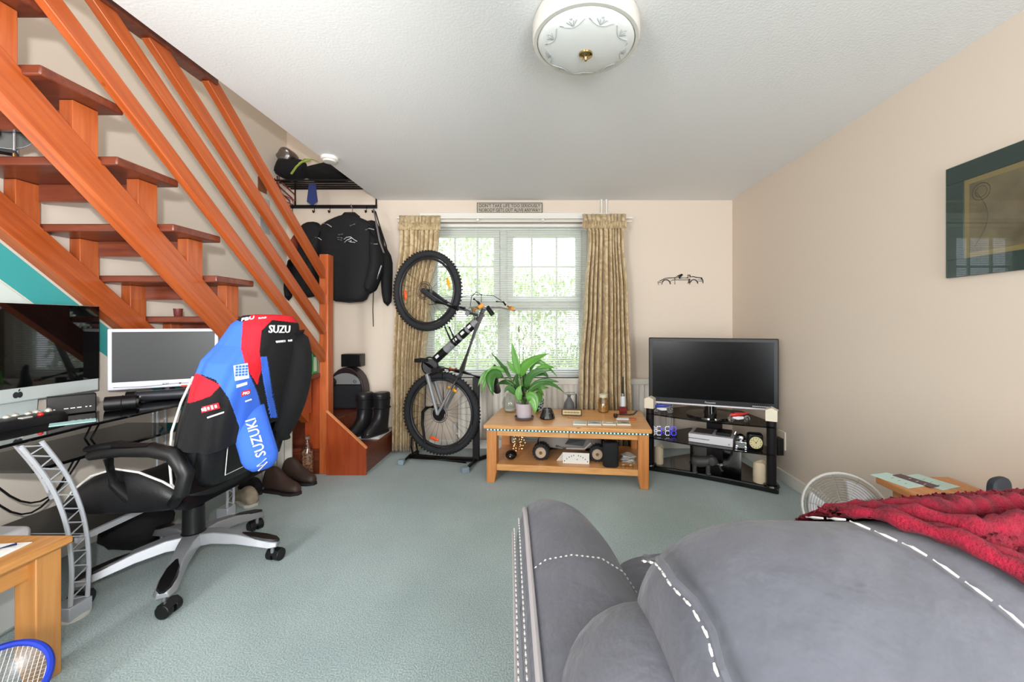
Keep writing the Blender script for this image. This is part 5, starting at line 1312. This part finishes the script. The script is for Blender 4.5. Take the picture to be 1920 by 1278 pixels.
p, n = js(450, 697, .002); xd = V((0,0,1)).cross(n).normalized(); zd = n.cross(xd).normalized(); g = G()
for i in range(4):
    for j in range(4): g.box(p+xd*(-.018+.012*i)+zd*(-.012+.012*j), (.009, .003, .009), Matrix((xd, n, zd)).transposed())
g.out('crest_grid', BLUE, jk)
patch(451, 722, .046, .013, .15, WMARK, 'name_strip')
patch(458, 735, .036, .022, .15, RED, 'red_badge'); p, n = js(458, 735, .003)
xd = V((0,0,1)).cross(n).normalized(); text('MO', jk, WMARK, p, xd, n.cross(xd), height=.013, ext=.002, shear=.2)
on_jacket('BOWS', 462, 750, .007, .12, WMARK, .03)
patch(396, 763, .07, .024, .25, RED, 'sponsor_badge'); p, n = js(396, 763, .003); xd = V((0,0,1)).cross(n).normalized(); R2 = Matrix.Rotation(.25, 3, n); zd = R2 @ n.cross(xd); xd = R2 @ xd; g = G()
for i, x in enumerate((-.026, -.016, -.004, .01, .024)): g.box(p+xd*x, (.007, .003, .016 if i % 2 else .012), Matrix((xd, n, zd)).transposed())
g.out('sponsor_marks', WMARK, jk)
patch(405, 775, .06, .006, .25, WMARK, 'sponsor_strip')
patch(371, 728, .012, .022, -.3, WMARK, 'white_square_mark')
# ================================================================== around the stairs
def shoe(t, p, yaw, L, H, m, sole, parts_pre='', ankle=.5, toe=.45):
    T = Matrix.Translation(p) @ Matrix.Rotation(yaw, 4, 'Z'); W = .048
    rg = []
    for u, w, h in ((0, .6, .62), (.04, .8, .85), (.15, .9, 1), (.32, .9, 1.0), (.42, .92, .86), (.55, .98, .62), (.7, 1.05, .5), (.85, .95, toe), (.95, .7, toe*.8), (1, .35, toe*.5)):
        hh = H*h; c = V((L*(u-.35), 0, .014)); rr = []
        for j in range(14):
            a = 2*math.pi*j/14; rr.append(c+V((0, W*w*math.copysign(abs(math.cos(a))**.8, math.cos(a))*(1 if math.sin(a) < .3 else .82), hh*(.5+.5*math.sin(a)))))
        rg.append(rr)
    G(T).loft(rg).out('upper', m, t, angle=70, sub=1)
    rg = []
    for z in (.0006, .02):
        rg.append([V((L*(u-.35), W*1.04*w*s, z)) for u, w, s in ([(u, w, 1) for u, w in ((0, .5), (.1, .85), (.35, .85), (.5, .8), (.7, 1.05), (.88, .9), (1.02, .3))]+[(u, w, -1) for u, w in ((1.02, .3), (.88, .9), (.7, 1.05), (.5, .8), (.35, .85), (.1, .85), (0, .5))])])
    G(T).loft(rg).out('sole', sole, t, bevel=.003)
BRN = mat('dark_brown_leather', (64, 48, 42), .55); SOLE = mat('dark_rubber_sole', (34, 30, 30), .7)
p = fl(520, 922); t = thing('ankle_boot', 'nearer dark brown ankle boot on the carpet by the stairs', 'boot', tuple(p), 'brown ankle boots'); shoe(t, p, -.25, .29, .17, BRN, SOLE, toe=.4)
p = fl(548, 906)+V((0, .03, 0)); t = thing('ankle_boot', 'farther dark brown ankle boot against the white slatted panel', 'boot', tuple(p), 'brown ankle boots'); shoe(t, p, -.3, .29, .17, BRN, SOLE, toe=.4)
BEI = mat('beige_canvas', (160, 148, 126), .7, var=(20, (120, 108, 92)))
p = V((-1.93, 2.64, 0)); t = thing('trainer_shoe', 'beige trainer partly hidden behind the chair back', 'shoe', tuple(p)); shoe(t, p, 2.6, .27, .11, BEI, mat('pale_sole', (196, 192, 180), .6))
p = V((-2.02, 2.82, 0)); t = thing('trainer_shoe', 'dark trainer behind the beige trainer under the stairs', 'shoe', tuple(p)); shoe(t, p, 2.5, .27, .1, BLACKC, SOLE)
# white slatted panel
t = thing('slatted_panel', 'white slatted wooden panel leaning below the stairs', 'panel', (-1.98, 3.05, 0))
WS = mat('chalky_white_wood', (216, 212, 202), .7)
for i in range(6): bx(-2.2+.055*i, -2.2+.055*i+.047, 3.02, 3.04, .0, .56).out('slat', WS, t, bevel=.002)
for z in (.08, .46): bx(-2.2, -1.878, 3.04, 3.06, z, z+.05).out('batten', WS, t)
# plastic bottle with brown contents
p = fl(590, 895); p = V((-1.79, 3.08, 0)); t = thing('plastic_bottle', 'clear plastic bottle half full of brown bits beside the newel post', 'bottle', tuple(p))
G().lathe(p, [(.036, .0006), (.042, .01), (.042, .05), (.039, .06), (.042, .07), (.042, .2), (.03, .25), (.013, .28), (.013, .3)], 24).out('shell', glass('pet_plastic', (226, 216, 206), .03, .12), t)
G().lathe(p, [(.034, .003), (.039, .012), (.039, .05), (.036, .06), (.039, .07), (.039, .2), (.02, .22)], 20).out('contents', mat('brown_bits', (96, 58, 44), .7, var=(60, (214, 176, 150), .12)), t)
G().cyl(p+V((0,0,.298)), p+V((0,0,.318)), .016, n=16).out('cap', mat('grey_cap', (120, 112, 106), .5), t)
# green carton and black bag on a tread
zt3 = ztr(-3)+.036
p = V((-1.792, 3.10, zt3)); t = thing('green_carton', 'bright green printed carton on a lower stair tread', 'carton', tuple(p))
GR = mat('green_print', (52, 168, 88), .5)
bx(p.x-.05, p.x+.05, p.y-.035, p.y+.035, zt3+.0005, zt3+.215).out('box', GR, t, bevel=.003)
g = G(); rnd = random.Random(9)
for i in range(26):
    x = p.x-.045+rnd.random()*.08; z = zt3+.01+rnd.random()*.18; g.bb(x, x+rnd.uniform(.005, .018), p.y-.0362, p.y-.035, z, z+rnd.uniform(.003, .018)); 
g.out('printed_marks', mat('pale_print', (206, 232, 206), .6), t)
G().bb(p.x+.0495, p.x+.051, p.y-.02, p.y+.02, zt3+.02, zt3+.13).out('side_label', mat('pale_print', (206, 232, 206), .6), t)
bx(p.x-.051, p.x+.051, p.y-.036, p.y+.036, zt3+.16, zt3+.18).out('brown_band', mat('brown_band', (150, 84, 56), .5), t)
blob('black_pouch', BLACKC, 'small black pouch on the winding step left of the newel', 'pouch', (-1.87, 3.45, W3+.07), (.1, .09, .065), seed=21)
# silver and black case on the winding step
t = thing('rounded_case', 'black rounded case with a silver lid stripe on the winding steps', 'case', (-1.80, 3.74, W2))
def arch(w, h, y): return [V((-1.79-w, y, W2+.0005)), V((-1.79+w, y, W2+.0005))]+[V((-1.79+w*math.cos(a), y, W2+.16+h*math.sin(a))) for a in [math.pi*i/14 for i in range(15)]]
G().prism(arch(.165, .22, 3.68), (0, .13, 0)).out('shell', mat('maroon_black', (44, 30, 34), .4), t, bevel=.008)
G().prism([V((-1.79-.14, 3.677, W2+.02)), V((-1.79+.14, 3.677, W2+.02)), V((-1.79+.14, 3.677, W2+.22)), V((-1.79-.14, 3.677, W2+.22))], (0, -.008, 0)).out('front_panel', mat('charcoal_panel', (46, 48, 52), .35), t)
G().prism([V((-1.79+.135*math.cos(a), 3.677, W2+.23+.1*math.sin(a))) for a in [math.pi*i/12 for i in range(13)]], (0, -.01, 0)).out('silver_lid', mat('silver_lid', (182, 186, 188), .35, metal=.5), t)
G().torus((-1.70, 3.664, W2+.255), .012, .003, (0,1,0), 18, 6).out('emblem', CHROME, t)
bx(-1.84, -1.66, 3.69, 3.79, W2+.385, W2+.5).out('black_box', BLACK, label='small black box balanced on the rounded case', cat='box', bevel=.006)
# towel and tall boots on the bottom step
g = G(); 
def tf_(u, v):
    return V((-1.63+.24*u+.005*v, 3.42+.32*v, W1+.012+.004*math.sin(9*u)*math.sin(7*v)))
g.grid(tf_, 12, 10); 
t = thing('folded_newspaper', 'folded white newspaper under the black boots', 'newspaper', (-1.6, 3.6, W1)); g.out('top_sheet', mat('newsprint', (216, 220, 222), .8), t, solid=.004, angle=80)
bx(-1.63, -1.385, 3.422, 3.74, W1+.0006, W1+.008).out('lower_sheets', PAPERW, t); bx(-1.6, -1.45, 3.4205, 3.4215, W1+.004, W1+.007).out('blue_line', mat('blue_ink', (70, 120, 170), .7), t)
BBT = mat('black_boot_leather', (30, 30, 33), .35)
for x, y, lab in ((-1.58, 3.53, 'left of the pair of tall black motorcycle boots on the newspaper'), (-1.44, 3.54, 'right of the pair of tall black motorcycle boots on the newspaper')):
    p = V((x, y, W1+.0185)); t = thing('motorcycle_boot', lab, 'boot', tuple(p), 'tall black motorcycle boots')
    T = Matrix.Translation(p) @ Matrix.Rotation(-math.pi/2-.35, 4, 'Z')
    rg = []
    for z, cx_, a, b in ((.0, .03, .135, .052), (.02, .03, .14, .055), (.05, .02, .13, .054), (.085, -.01, .1, .052), (.12, -.035, .078, .052), (.18, -.045, .07, .056), (.26, -.045, .075, .062), (.33, -.04, .08, .066), (.36, -.04, .08, .066)):
        rg.append(ringe(V((cx_, 0, z)), a, b, 20, V((1,0,0)), V((0,1,0)), 2.3))
    bo = G(T).loft(rg).out('boot_shell', BBT, t, angle=60, sub=1)
    G(T).loft([ringe(V((.03, 0, z)), .146, .058, 20, V((1,0,0)), V((0,1,0)), 2.6) for z in (.0002, .018)]).out('sole', SOLE, t)
    for z, cx_ in ((.13, -.035), (.22, -.045), (.3, -.042)):
        G(T).torus((cx_, 0, z), .072, .006, (0,0,1), 24, 6).out('strap', BLACKM, bo) if z != .13 else None
        G(T).box((cx_+.066, -.03, z), (.012, .02, .014)).out('buckle', CHROME, bo)
# cup and candle on a tread
zt1 = ztr(-1)+.036
p = V((-2.25, 2.5, zt1)); t = thing('red_cup', 'small brown and red cup on a stair tread behind the monitor', 'cup', tuple(p)); G().lathe(p, [(.018, .0005), (.02, .004), (.024, .05), (.022, .05), (.018, .01)], 18).out('cup', mat('brown_cup', (112, 52, 46), .4), t)
p = V((-2.2, 2.62, zt1)); t = thing('red_candle', 'short red candle on a stair tread behind the monitor', 'candle', tuple(p)); G().cyl(p+V((0,0,.0005)), p+V((0,0,.04)), .018, n=16).out('wax', mat('red_wax', (200, 36, 30), .4), t); G().cyl(p+V((0,0,.04)), p+V((0,0,.047)), .001, n=5).out('wick', BLACK, t)
# skeleton clock on an upper tread
zt2 = ztr(2)+.036
p = V((-2.235, 1.632, zt2)); t = thing('skeleton_clock', 'dark skeleton clock with brass finials on an upper stair tread', 'clock', tuple(p))
Rc = rz(.75)
def kp(x, y, z): return p+Rc @ V((x, y, z))
G().box(kp(0, 0, .02), (.15, .05, .012), Rc).out('base_plate', BLACK, t, bevel=.002); G().box(kp(0, 0, .25), (.15, .05, .012), Rc).out('top_plate', BLACK, t, bevel=.002)
for x in (-.07, .07):
    for y in (-.025, .025):
        G().cyl(kp(x, y, .0255), kp(x, y, .2445), .005, n=10).out('pillar', STEEL, t); G().lathe(kp(x, y, 0), [(.006, .0005), (.006, .014)], 10).out('foot', BRASS, t); G().lathe(kp(x, y, 0), [(.008, .256), (.006, .262), (.002, .28)], 10).out('finial', BRASS, t)
nk = Rc @ V((0, -1, 0))
G().cyl(kp(.03, .0, .135), kp(.03, .006, .135), .1, n=40).out('disc', mat('grey_disc', (92, 92, 90), .35, metal=.4), t); G().torus(kp(.03, .003, .135), .1, .003, nk, 40, 6).out('disc_rim', STEEL, t)
for r, z in ((.045, .15), (.03, .09)): G().torus(kp(0, -.012, z), r, .005, nk, 30, 6).out('gear', mat('dark_gear', (60, 56, 52), .4, metal=.6), t)
# ================================================================== low table at the left edge
t = thing('side_table', 'light oak side table at the lower left corner', 'side table', (-1.85, 1.12, 0))
OAK2 = wood('honey_oak', (206, 148, 84), (186, 126, 64), (14, 1.2, 14), 3.0, .45, .2); OAK2V = wood('honey_oak_upright', (204, 146, 82), (184, 122, 62), (14, 14, 1.2), 3.0, .45, .2)
bx(-2.12, -1.60, .82, 1.385, .425, .452).out('table_top', OAK2, t, bevel=.008)
for x in (-2.1, -1.69):
    for y in (.85, 1.295):
        G().loft([[V((x, y, .424)), V((x+.07, y, .424)), V((x+.07, y+.07, .424)), V((x, y+.07, .424))], [V((x, y, .1)), V((x+.07, y, .1)), V((x+.07, y+.07, .1)), V((x, y+.07, .1))], [V((x+.0, y+.02, 0)), V((x+.07, y+.02, 0)), V((x+.07, y+.07, 0)), V((x, y+.07, 0))]]).out('leg', OAK2V, t, bevel=.003)
bx(-1.665, -1.645, .92, 1.295, .355, .424).out('apron', OAK2, t); bx(-2.03, -1.69, 1.32, 1.34, .355, .424).out('apron', OAK2, t); bx(-2.08, -2.06, .92, 1.295, .355, .424).out('apron', OAK2, t)
lt = thing('paper_sheets', 'white sheets with a pen on the light oak side table', 'papers', (-1.85, 1.15, .452))
G().box((-1.86, 1.16, .4535), (.4, .3, .002), rz(.12)).out('sheet', PAPERW, lt); G().box((-1.84, 1.15, .4555), (.34, .28, .002), rz(.05)).out('sheet', PAPERW, lt)
G().tube([(-1.74, 1.25, .461), (-1.70, 1.31, .461)], .004, 8).out('pen', mat('navy_pen', (36, 58, 110), .4), lt); G().ell((-1.93, 1.27, .461), (.012, .02, .006), 12, 6).out('black_token', BLACK, lt)
# bin under the table
t = thing('waste_bin', 'translucent grey plastic bin under the side table', 'bin', (-1.88, 1.16, 0))
G().lathe((-1.88, 1.16, 0), [(.09, .0006), (.1, .01), (.13, .27), (.135, .275), (.128, .275), (.1, .02), (.001, .012)], 30).out('bucket', mat('translucent_grey', (168, 172, 182), .35, trans=.4), t)
for z in (.09, .18): G().torus((-1.88, 1.16, z), .1+.11*z, .004, (0,0,1), 30, 6).out('rib', mat('translucent_grey', (168, 172, 182), .35, trans=.4), t)
# blue rimmed net leaning at the corner
t = thing('blue_rimmed_net', 'round net with a bright blue rim at the bottom left corner', 'net', tuple(V((-1.56, 1.08, .0))))
nc = V((-1.575, 1.165, .125)); nn_ = V((.4, -.6, .7)).normalized(); x_, y_ = frame(nn_)
BLR = mat('royal_blue_plastic', (30, 60, 190), .4)
G().torus(nc, .105, .009, nn_, 48, 8, ry=.014).out('rim', BLR, t)
g = G()
for i in range(-9, 10):
    u = i*.0105; L = math.sqrt(max(0, .103**2-u*u)); g.tube([nc+x_*u-y_*L, nc+x_*u+y_*L], .0008, 4); g.tube([nc+y_*u-x_*L, nc+y_*u+x_*L], .0008, 4)
g.out('mesh', mat('white_net', (226, 228, 226), .6), t)
g = G(); g.grid(lambda a, b: nc-nn_*(.03*(1-(b)**2)+.004)+(x_*math.cos(2*math.pi*a)+y_*math.sin(2*math.pi*a))*.1*b, 28, 5); g.out('net_film', glass('net_film', (220, 224, 224), .3, .15), t)
G().tube([nc-y_*.105, nc-y_*.13], .012, 10).out('handle', BLR, t)
# ================================================================== sofa in the foreground
SUED = mat('grey_suede', (104, 104, 113), .85, bump=(11, .55, .03), var=(6, (86, 87, 95), .25), sheen=.2)
SUEP = mat('taupe_suede', (132, 122, 124), .85, sheen=.3); THR = mat('white_thread', (222, 218, 214), .7); PIPG = mat('grey_piping', (176, 170, 172), .6)
so0 = V((0, .62, 0)); fv = V((-.086, .996, 0)); rv = V((.996, .086, 0))
def sp_(u, v, z): return so0+rv*u+fv*(v-.62)+V((0, 0, z))
sf = thing('recliner_sofa', 'grey suede recliner sofa with white stitching seen from behind', 'sofa', tuple(sp_(.6, .7, 0)))
# arm: pillow along the left side
def arm_prof(v):
    # returns top height and inner width at depth v
    tab = [(.26, .62, .25), (.5, .635, .26), (.8, .645, .265), (1.05, .66, .25), (1.18, .66, .215), (1.25, .635, .15), (1.285, .58, .08)]
    for (a, h, w), (b, h2, w2) in zip(tab, tab[1:]):
        if v <= b: t = (v-a)/(b-a); return h+(h2-h)*t, w+(w2-w)*t
    return tab[-1][1:]
rg = []
for i in range(22):
    v = .26+(1.285-.26)*(1-(1-i/21)**1.4); h, w = arm_prof(v); e = 1
    sec = [(-.035, .02), (-.04, .3), (-.03, h-.075), (.0, h-.03), (.0+w*.12, h-.008), (w*.35, h), (w*.6, h-.012), (w*.82, h-.05), (w*.97, h-.12), (w*1.0, h-.22), (w*.98, .3), (w*.95, .02)]
    if v > 1.2: sec = [(a, min(z, h)) for a, z in sec]
    rg.append([sp_(a, v, z) for a, z in sec])
arm = G().loft(rg).out('arm', SUED, sf, angle=70, sub=2)
def armtop(u, v):
    h, w = arm_prof(v); f = u/w; return h-.004-.34*max(0, f-.35)**2*w*1.6
pl_ = [sp_(-.004, .26+1.0*i/20, arm_prof(.26+1.0*i/20)[0]-.028) for i in range(21)]+[sp_(.03, 1.275, .555), sp_(.07, 1.285, .53)]
G().tube(pl_, .0065, 8).out('piping', PIPG, arm)
G().tube([p+rv*-.034+V((0, 0, -.07)) for p in pl_[:20]], .004, 6).out('piping', PIPG, arm)
def dashes(P, L, r, m, parent, gap=.4, n=5):
    """stitches: short raised dashes along a path"""
    P = [V(p) for p in P]; g = G(); acc = 0; seg = 0; 
    pts = []; 
    for a, b in zip(P, P[1:]):
        k = max(1, int((b-a).length/.003))
        for i in range(k): pts.append(a+(b-a)*i/k)
    st_ = max(2, int(L/.003)); on_ = max(1, int(st_*(1-gap)))
    for i in range(0, len(pts)-on_-1, st_):
        g.tube([pts[i], pts[i+on_//2], pts[i+on_]], [r*.6, r, r*.6], n)
    g.out('stitching', m, parent)
dashes([p+rv*-.018+V((0, 0, -.026)) for p in pl_[:20]], .016, .0022, THR, arm)
dashes([p+rv*-.031+V((0, 0, -.055)) for p in pl_[:20]], .016, .0022, THR, arm)
vs_ = .90
sec = []
h, w = arm_prof(vs_)
for a, z in ((.005, h-.024), (w*.12, h-.006), (w*.35, h+.0015), (w*.6, h-.009), (w*.8, h-.043), (w*.94, h-.10)): sec.append(sp_(a, vs_, z+.002))
dashes(sec, .014, .002, THR, arm)
# plump pad where the arm meets the back
def padf(c, r, R=None): return G().ell(c, r, 28, 18, R)
padf(sp_(.165, .58, .53), (.165, .21, .185)).out('arm_pad', SUED, sf, angle=80)
# lever
G().tube([sp_(.02, .60, .58), sp_(.05, .585, .60)], .011, 10).out('tab', mat('lilac_tab', (176, 162, 176), .6), sf)
# back cushion
sec0 = [(.78, .45), (.79, .60), (.765, .74), (.70, .815), (.615, .848), (.53, .842), (.455, .805), (.40, .75), (.365, .66), (.345, .54), (.34, .40), (.5, .36), (.68, .38)]
cc0 = V((0, .56, .62))
rg = []
US = [(.16, .45, -.0), (.166, .62, 0), (.18, .76, 0), (.215, .89, 0), (.28, .965, 0), (.36, 1.0, 0), (.49, 1.0, 0), (.65, 1.005, 0), (.85, 1.0, 0), (1.05, .99, 0), (1.2, .95, 0), (1.26, .7, 0)]
for u, s, _ in US:
    ring = []
    for (v, z) in sec0:
        vv = .56+(v-.56)*s; zz_ = .62+(z-.62)*s
        zz_ += .008*math.sin(13*u+5*v) + (.006*math.sin(21*u+9*z) if u < .4 else 0)
        if u < .3 and v < .52: zz_ -= .02*math.exp(-((u-.235)/.03)**2); vv += .018*math.exp(-((u-.235)/.03)**2)
        ring.append(sp_(u, vv, zz_))
    rg.append(ring)
bc = G().loft(rg).out('back_cushion', SUED, sf, angle=80, sub=2)
def cush(u, k):     # point on the cushion skin near profile index k (float)
    i = int(k); t = k-i; a = sec0[i]; b = sec0[min(i+1, len(sec0)-1)]; v = a[0]+(b[0]-a[0])*t; z = a[1]+(b[1]-a[1])*t
    for (u0, s0_, _), (u1, s1_, _) in zip(US, US[1:]):
        if u <= u1: q = (u-u0)/(u1-u0); s = s0_+(s1_-s0_)*q; break
    return .56+(v-.56)*s, .62+(z-.62)*s
edge = [sp_(.178+.02*math.sin(k*1.7)*.3+.004*k, *cush(.19+.003*k, 3.2+.5*k)) for k in range(11)]
G().tube([p+V((-.006, -.008, .006)) for p in edge], .006, 8).out('seam_roll', SUED, bc)
dashes([p+V((-.013, -.013, .004)) for p in edge], .02, .0024, THR, bc, gap=.28)
seam = [sp_(.468+.012*k, *[a+b for a, b in zip(cush(.49, 3.3+.33*k), (0, .007))]) for k in range(14)]
seam = [p+V((0, -.004, 0)) for p in seam]
dashes(seam, .034, .0028, THR, bc, gap=.16)
# seat and base
rg = [ringe(sp_(.72, .98, z), .5*s, .30*s, 32, rv, fv, 5) for z, s in ((.2, .97), (.24, 1), (.40, 1), (.445, .97), (.46, .8))]
G().loft(rg).out('seat_cushion', SUED, sf, sub=1)
G().loft([[sp_(u, v, z) for u, v in ((.0, .3), (1.3, .3), (1.3, 1.2), (.0, 1.2))] for z in (.03, .21)]).out('base', SUEP, sf, bevel=.02)
G().loft([[sp_(u, v, z) for u, v in ((.15, .34), (1.25, .34), (1.25, .62), (.15, .62))] for z in (.2, .5)]).out('back_frame', SUEP, sf, bevel=.03)
# ------------------------------------------------------------------ red throw
REDT = mat('crimson_chenille', (160, 4, 44), .85, bump=(240, .9, .006), var=(38, (90, 0, 24), .22), sheen=.05)
th = thing('red_throw', 'crimson fluffy chenille throw draped over the sofa back', 'throw', tuple(sp_(.8, .56, .86)))
def throwf(a, b):
    # a: along the sofa from the left tip to the right, b: from the far side of the crest towards the camera
    u = .495+.665*a; k = 2.3+(.5+3.0*min(1, a*4.6)**.9)*b
    vv, zz_ = cush(min(u, 1.19), min(k, 9.0))
    lift = .008+.02*math.sin(math.pi*min(1, b*1.05))*min(1, a*2.4)+.007*math.sin(b*26+a*5)*min(1, a*4)
    n = V((0, vv-.56, zz_-.62)).normalized()
    p = sp_(u, vv, zz_)+V((0, n.y, n.z))*lift
    p += V((random.uniform(-.0015, .0015), random.uniform(-.002, .002), random.uniform(-.003, .003)))
    return p
g = G(); g.grid(throwf, 110, 70); g.out('cloth', REDT, th, angle=180, solid=.006)
for k in range(4):                                        # twisted rolls of the fringe border
    b = (.55, .72, .86, .98)[k]
    P = [throwf(.04+.96*i/60, b)+V((0, -.002, .004)) for i in range(61)]
    g = G(); g.tube(P, [.008+.009*min(1, i/15)+.0035*math.sin(i*1.9) for i in range(61)], 10); g.out('twisted_roll', REDT, th, angle=180)
g = G()
for i in range(3500):
    p = throwf(random.random(), random.random()); d = V((random.uniform(-1, 1), random.uniform(-1, .2), random.uniform(.2, 1))).normalized()
    g.cyl(p, p+d*.007, .0032, .0016, n=4, cap=False)
o = g.out('tufts', REDT, th); o['kind'] = 'stuff'
# ================================================================== right side: fan, side table
fc2 = at(1583, 958, 1.95); fnn = V((-.62, -.70, .34)).normalized()
fn = thing('desk_fan', 'white wire-guard electric fan on the carpet by the right wall', 'fan', (fc2.x+.06, fc2.y+.05, 0))
FW = mat('white_fan_plastic', (232, 230, 226), .35); WIRE = mat('grey_wire', (168, 164, 156), .35, metal=.3)
RF = .172; x_, y_ = frame(fnn)
G().torus(fc2, RF, .007, fnn, 48, 8, ry=.014).out('guard_ring', FW, fn)
for sgn, dp in ((1, .05), (-1, .05)):
    for q, nm in ((1, 'front_guard' if sgn > 0 else 'rear_guard'),):
        g = G()
        for i in range(11):
            r = .04+(RF-.045)*i/11; g.torus(fc2+fnn*sgn*dp*math.sqrt(max(0, 1-(r/RF)**2)), r, .0015, fnn, 40, 4)
        for i in range(10):
            a = 2*math.pi*i/10; d = x_*math.cos(a)+y_*math.sin(a)
            g.tube([fc2+d*(RF*t)+fnn*sgn*(dp*math.sqrt(max(0, 1-t*t))+.001) for t in (.15, .4, .65, .85, 1)], .0015, 4)
        g.out(nm, WIRE, fn)
G().cyl(fc2+fnn*.045, fc2+fnn*.055, .036, n=24).out('badge', FW, fn)
for k in range(3):
    a0 = 2.0+2*math.pi*k/3; g = G()
    g.grid(lambda u, v: fc2+(x_*math.cos(a0+(v-.5)*(.45+.55*u))+y_*math.sin(a0+(v-.5)*(.45+.55*u)))*(.03+.118*u)+fnn*(.02*(v-.5)*2), 8, 8); g.out('blade', mat('white_blade', (236, 234, 240), .3), fn, solid=.002, angle=80)
G().cyl(fc2-fnn*.02, fc2+fnn*.02, .028, n=20).out('hub', FW, fn)
G().loft([ringe(fc2-fnn*d, r, r, 20, x_, y_, 2) for d, r in ((.03, .045), (.06, .05), (.1, .045), (.13, .025))]).out('motor', FW, fn)
mb = fc2-fnn*.08
G().tube([mb, V((mb.x, mb.y, .03))], [.018, .016], 14).out('neck', FW, fn)
G().lathe((mb.x, mb.y, 0), [(.1, .0006), (.105, .008), (.09, .026), (.03, .036)], 30).out('base', FW, fn)
# right side table
t = thing('end_table', 'oak end table with leaflets between sofa and right wall', 'side table', (1.6, 1.4, 0)); EZ = .505
pc = fl(1641, 893, EZ)
OAK3 = wood('pine_end_table', (206, 140, 80), (186, 116, 60), (14, 1.2, 14), 3.0, .45, .2)
bx(pc.x, XR-.02, 1.1, pc.y, EZ-.028, EZ).out('table_top', OAK3, t, bevel=.006)
for x in (pc.x+.04, XR-.1):
    for y in (1.15, pc.y-.1): bx(x, x+.06, y, y+.06, 0, EZ-.029).out('leg', OAK3, t, bevel=.003)
bx(pc.x+.1, XR-.1, pc.y-.08, pc.y-.06, EZ-.1, EZ-.029).out('apron', OAK3, t); bx(pc.x+.05, pc.x+.07, 1.21, pc.y-.1, EZ-.1, EZ-.029).out('apron', OAK3, t)
MINT = mat('pale_mint_paper', (190, 214, 206), .7)
a_ = fl(1690, 901, EZ)
for i, (px, py, w, d, r, m_, lab, zz_) in enumerate(((1682, 900, .1, .15, .25, MINT, 'mint green leaflet nearest the corner of the end table', .0012), (1742, 903, .11, .15, .3, MINT, 'mint green leaflet nearest the right wall on the end table', .0012), (1716, 902, .05, .14, .3, mat('dark_leaflet', (96, 70, 76), .6), 'dark narrow leaflet lying between the two mint leaflets', .0035))):
    c = fl(px, py, EZ); c.z = EZ+zz_; o = thing('leaflet', lab, 'leaflet', tuple(c), 'leaflets on the end table')
    G().box(c, (w, d, .002), rz(r)).out('sheet', m_, o)
    g = G()
    for j in range(3): g.box(c+rz(r) @ V((-.01+.006*j, -.04+.03*j, .0012)), (.014, .002, .0006), rz(r))
    g.out('print', LOGO if i < 2 else WMARK, o)
p = fl(1850, 945, EZ); p = V((1.66, 1.475, EZ)); t = thing('massager_head', 'dark grey padded device with lead on the end table', 'device', tuple(p))
DG2 = mat('charcoal_padding', (52, 56, 64), .7)
G().loft([ringe(p+V((.0, d, .055)), .055*s, .055*s, 24, V((1, .3, 0)).normalized(), V((0, 0, 1)), 3.2) for d, s in ((-.02, .8), (-.012, 1), (.012, 1), (.02, .8))]).out('pad', DG2, t, sub=1)
G().tube([p+V((-.02, -.02, .03)), p+V((-.06, -.01, .03)), p+V((-.09, 0, .018)), p+V((-.13, .005, .012))], .008, 8).out('lead', BLACK, t)
G().ell(p+V((-.1, 0, .022)), (.02, .015, .014), 12, 8).out('plug', BLACK, t)
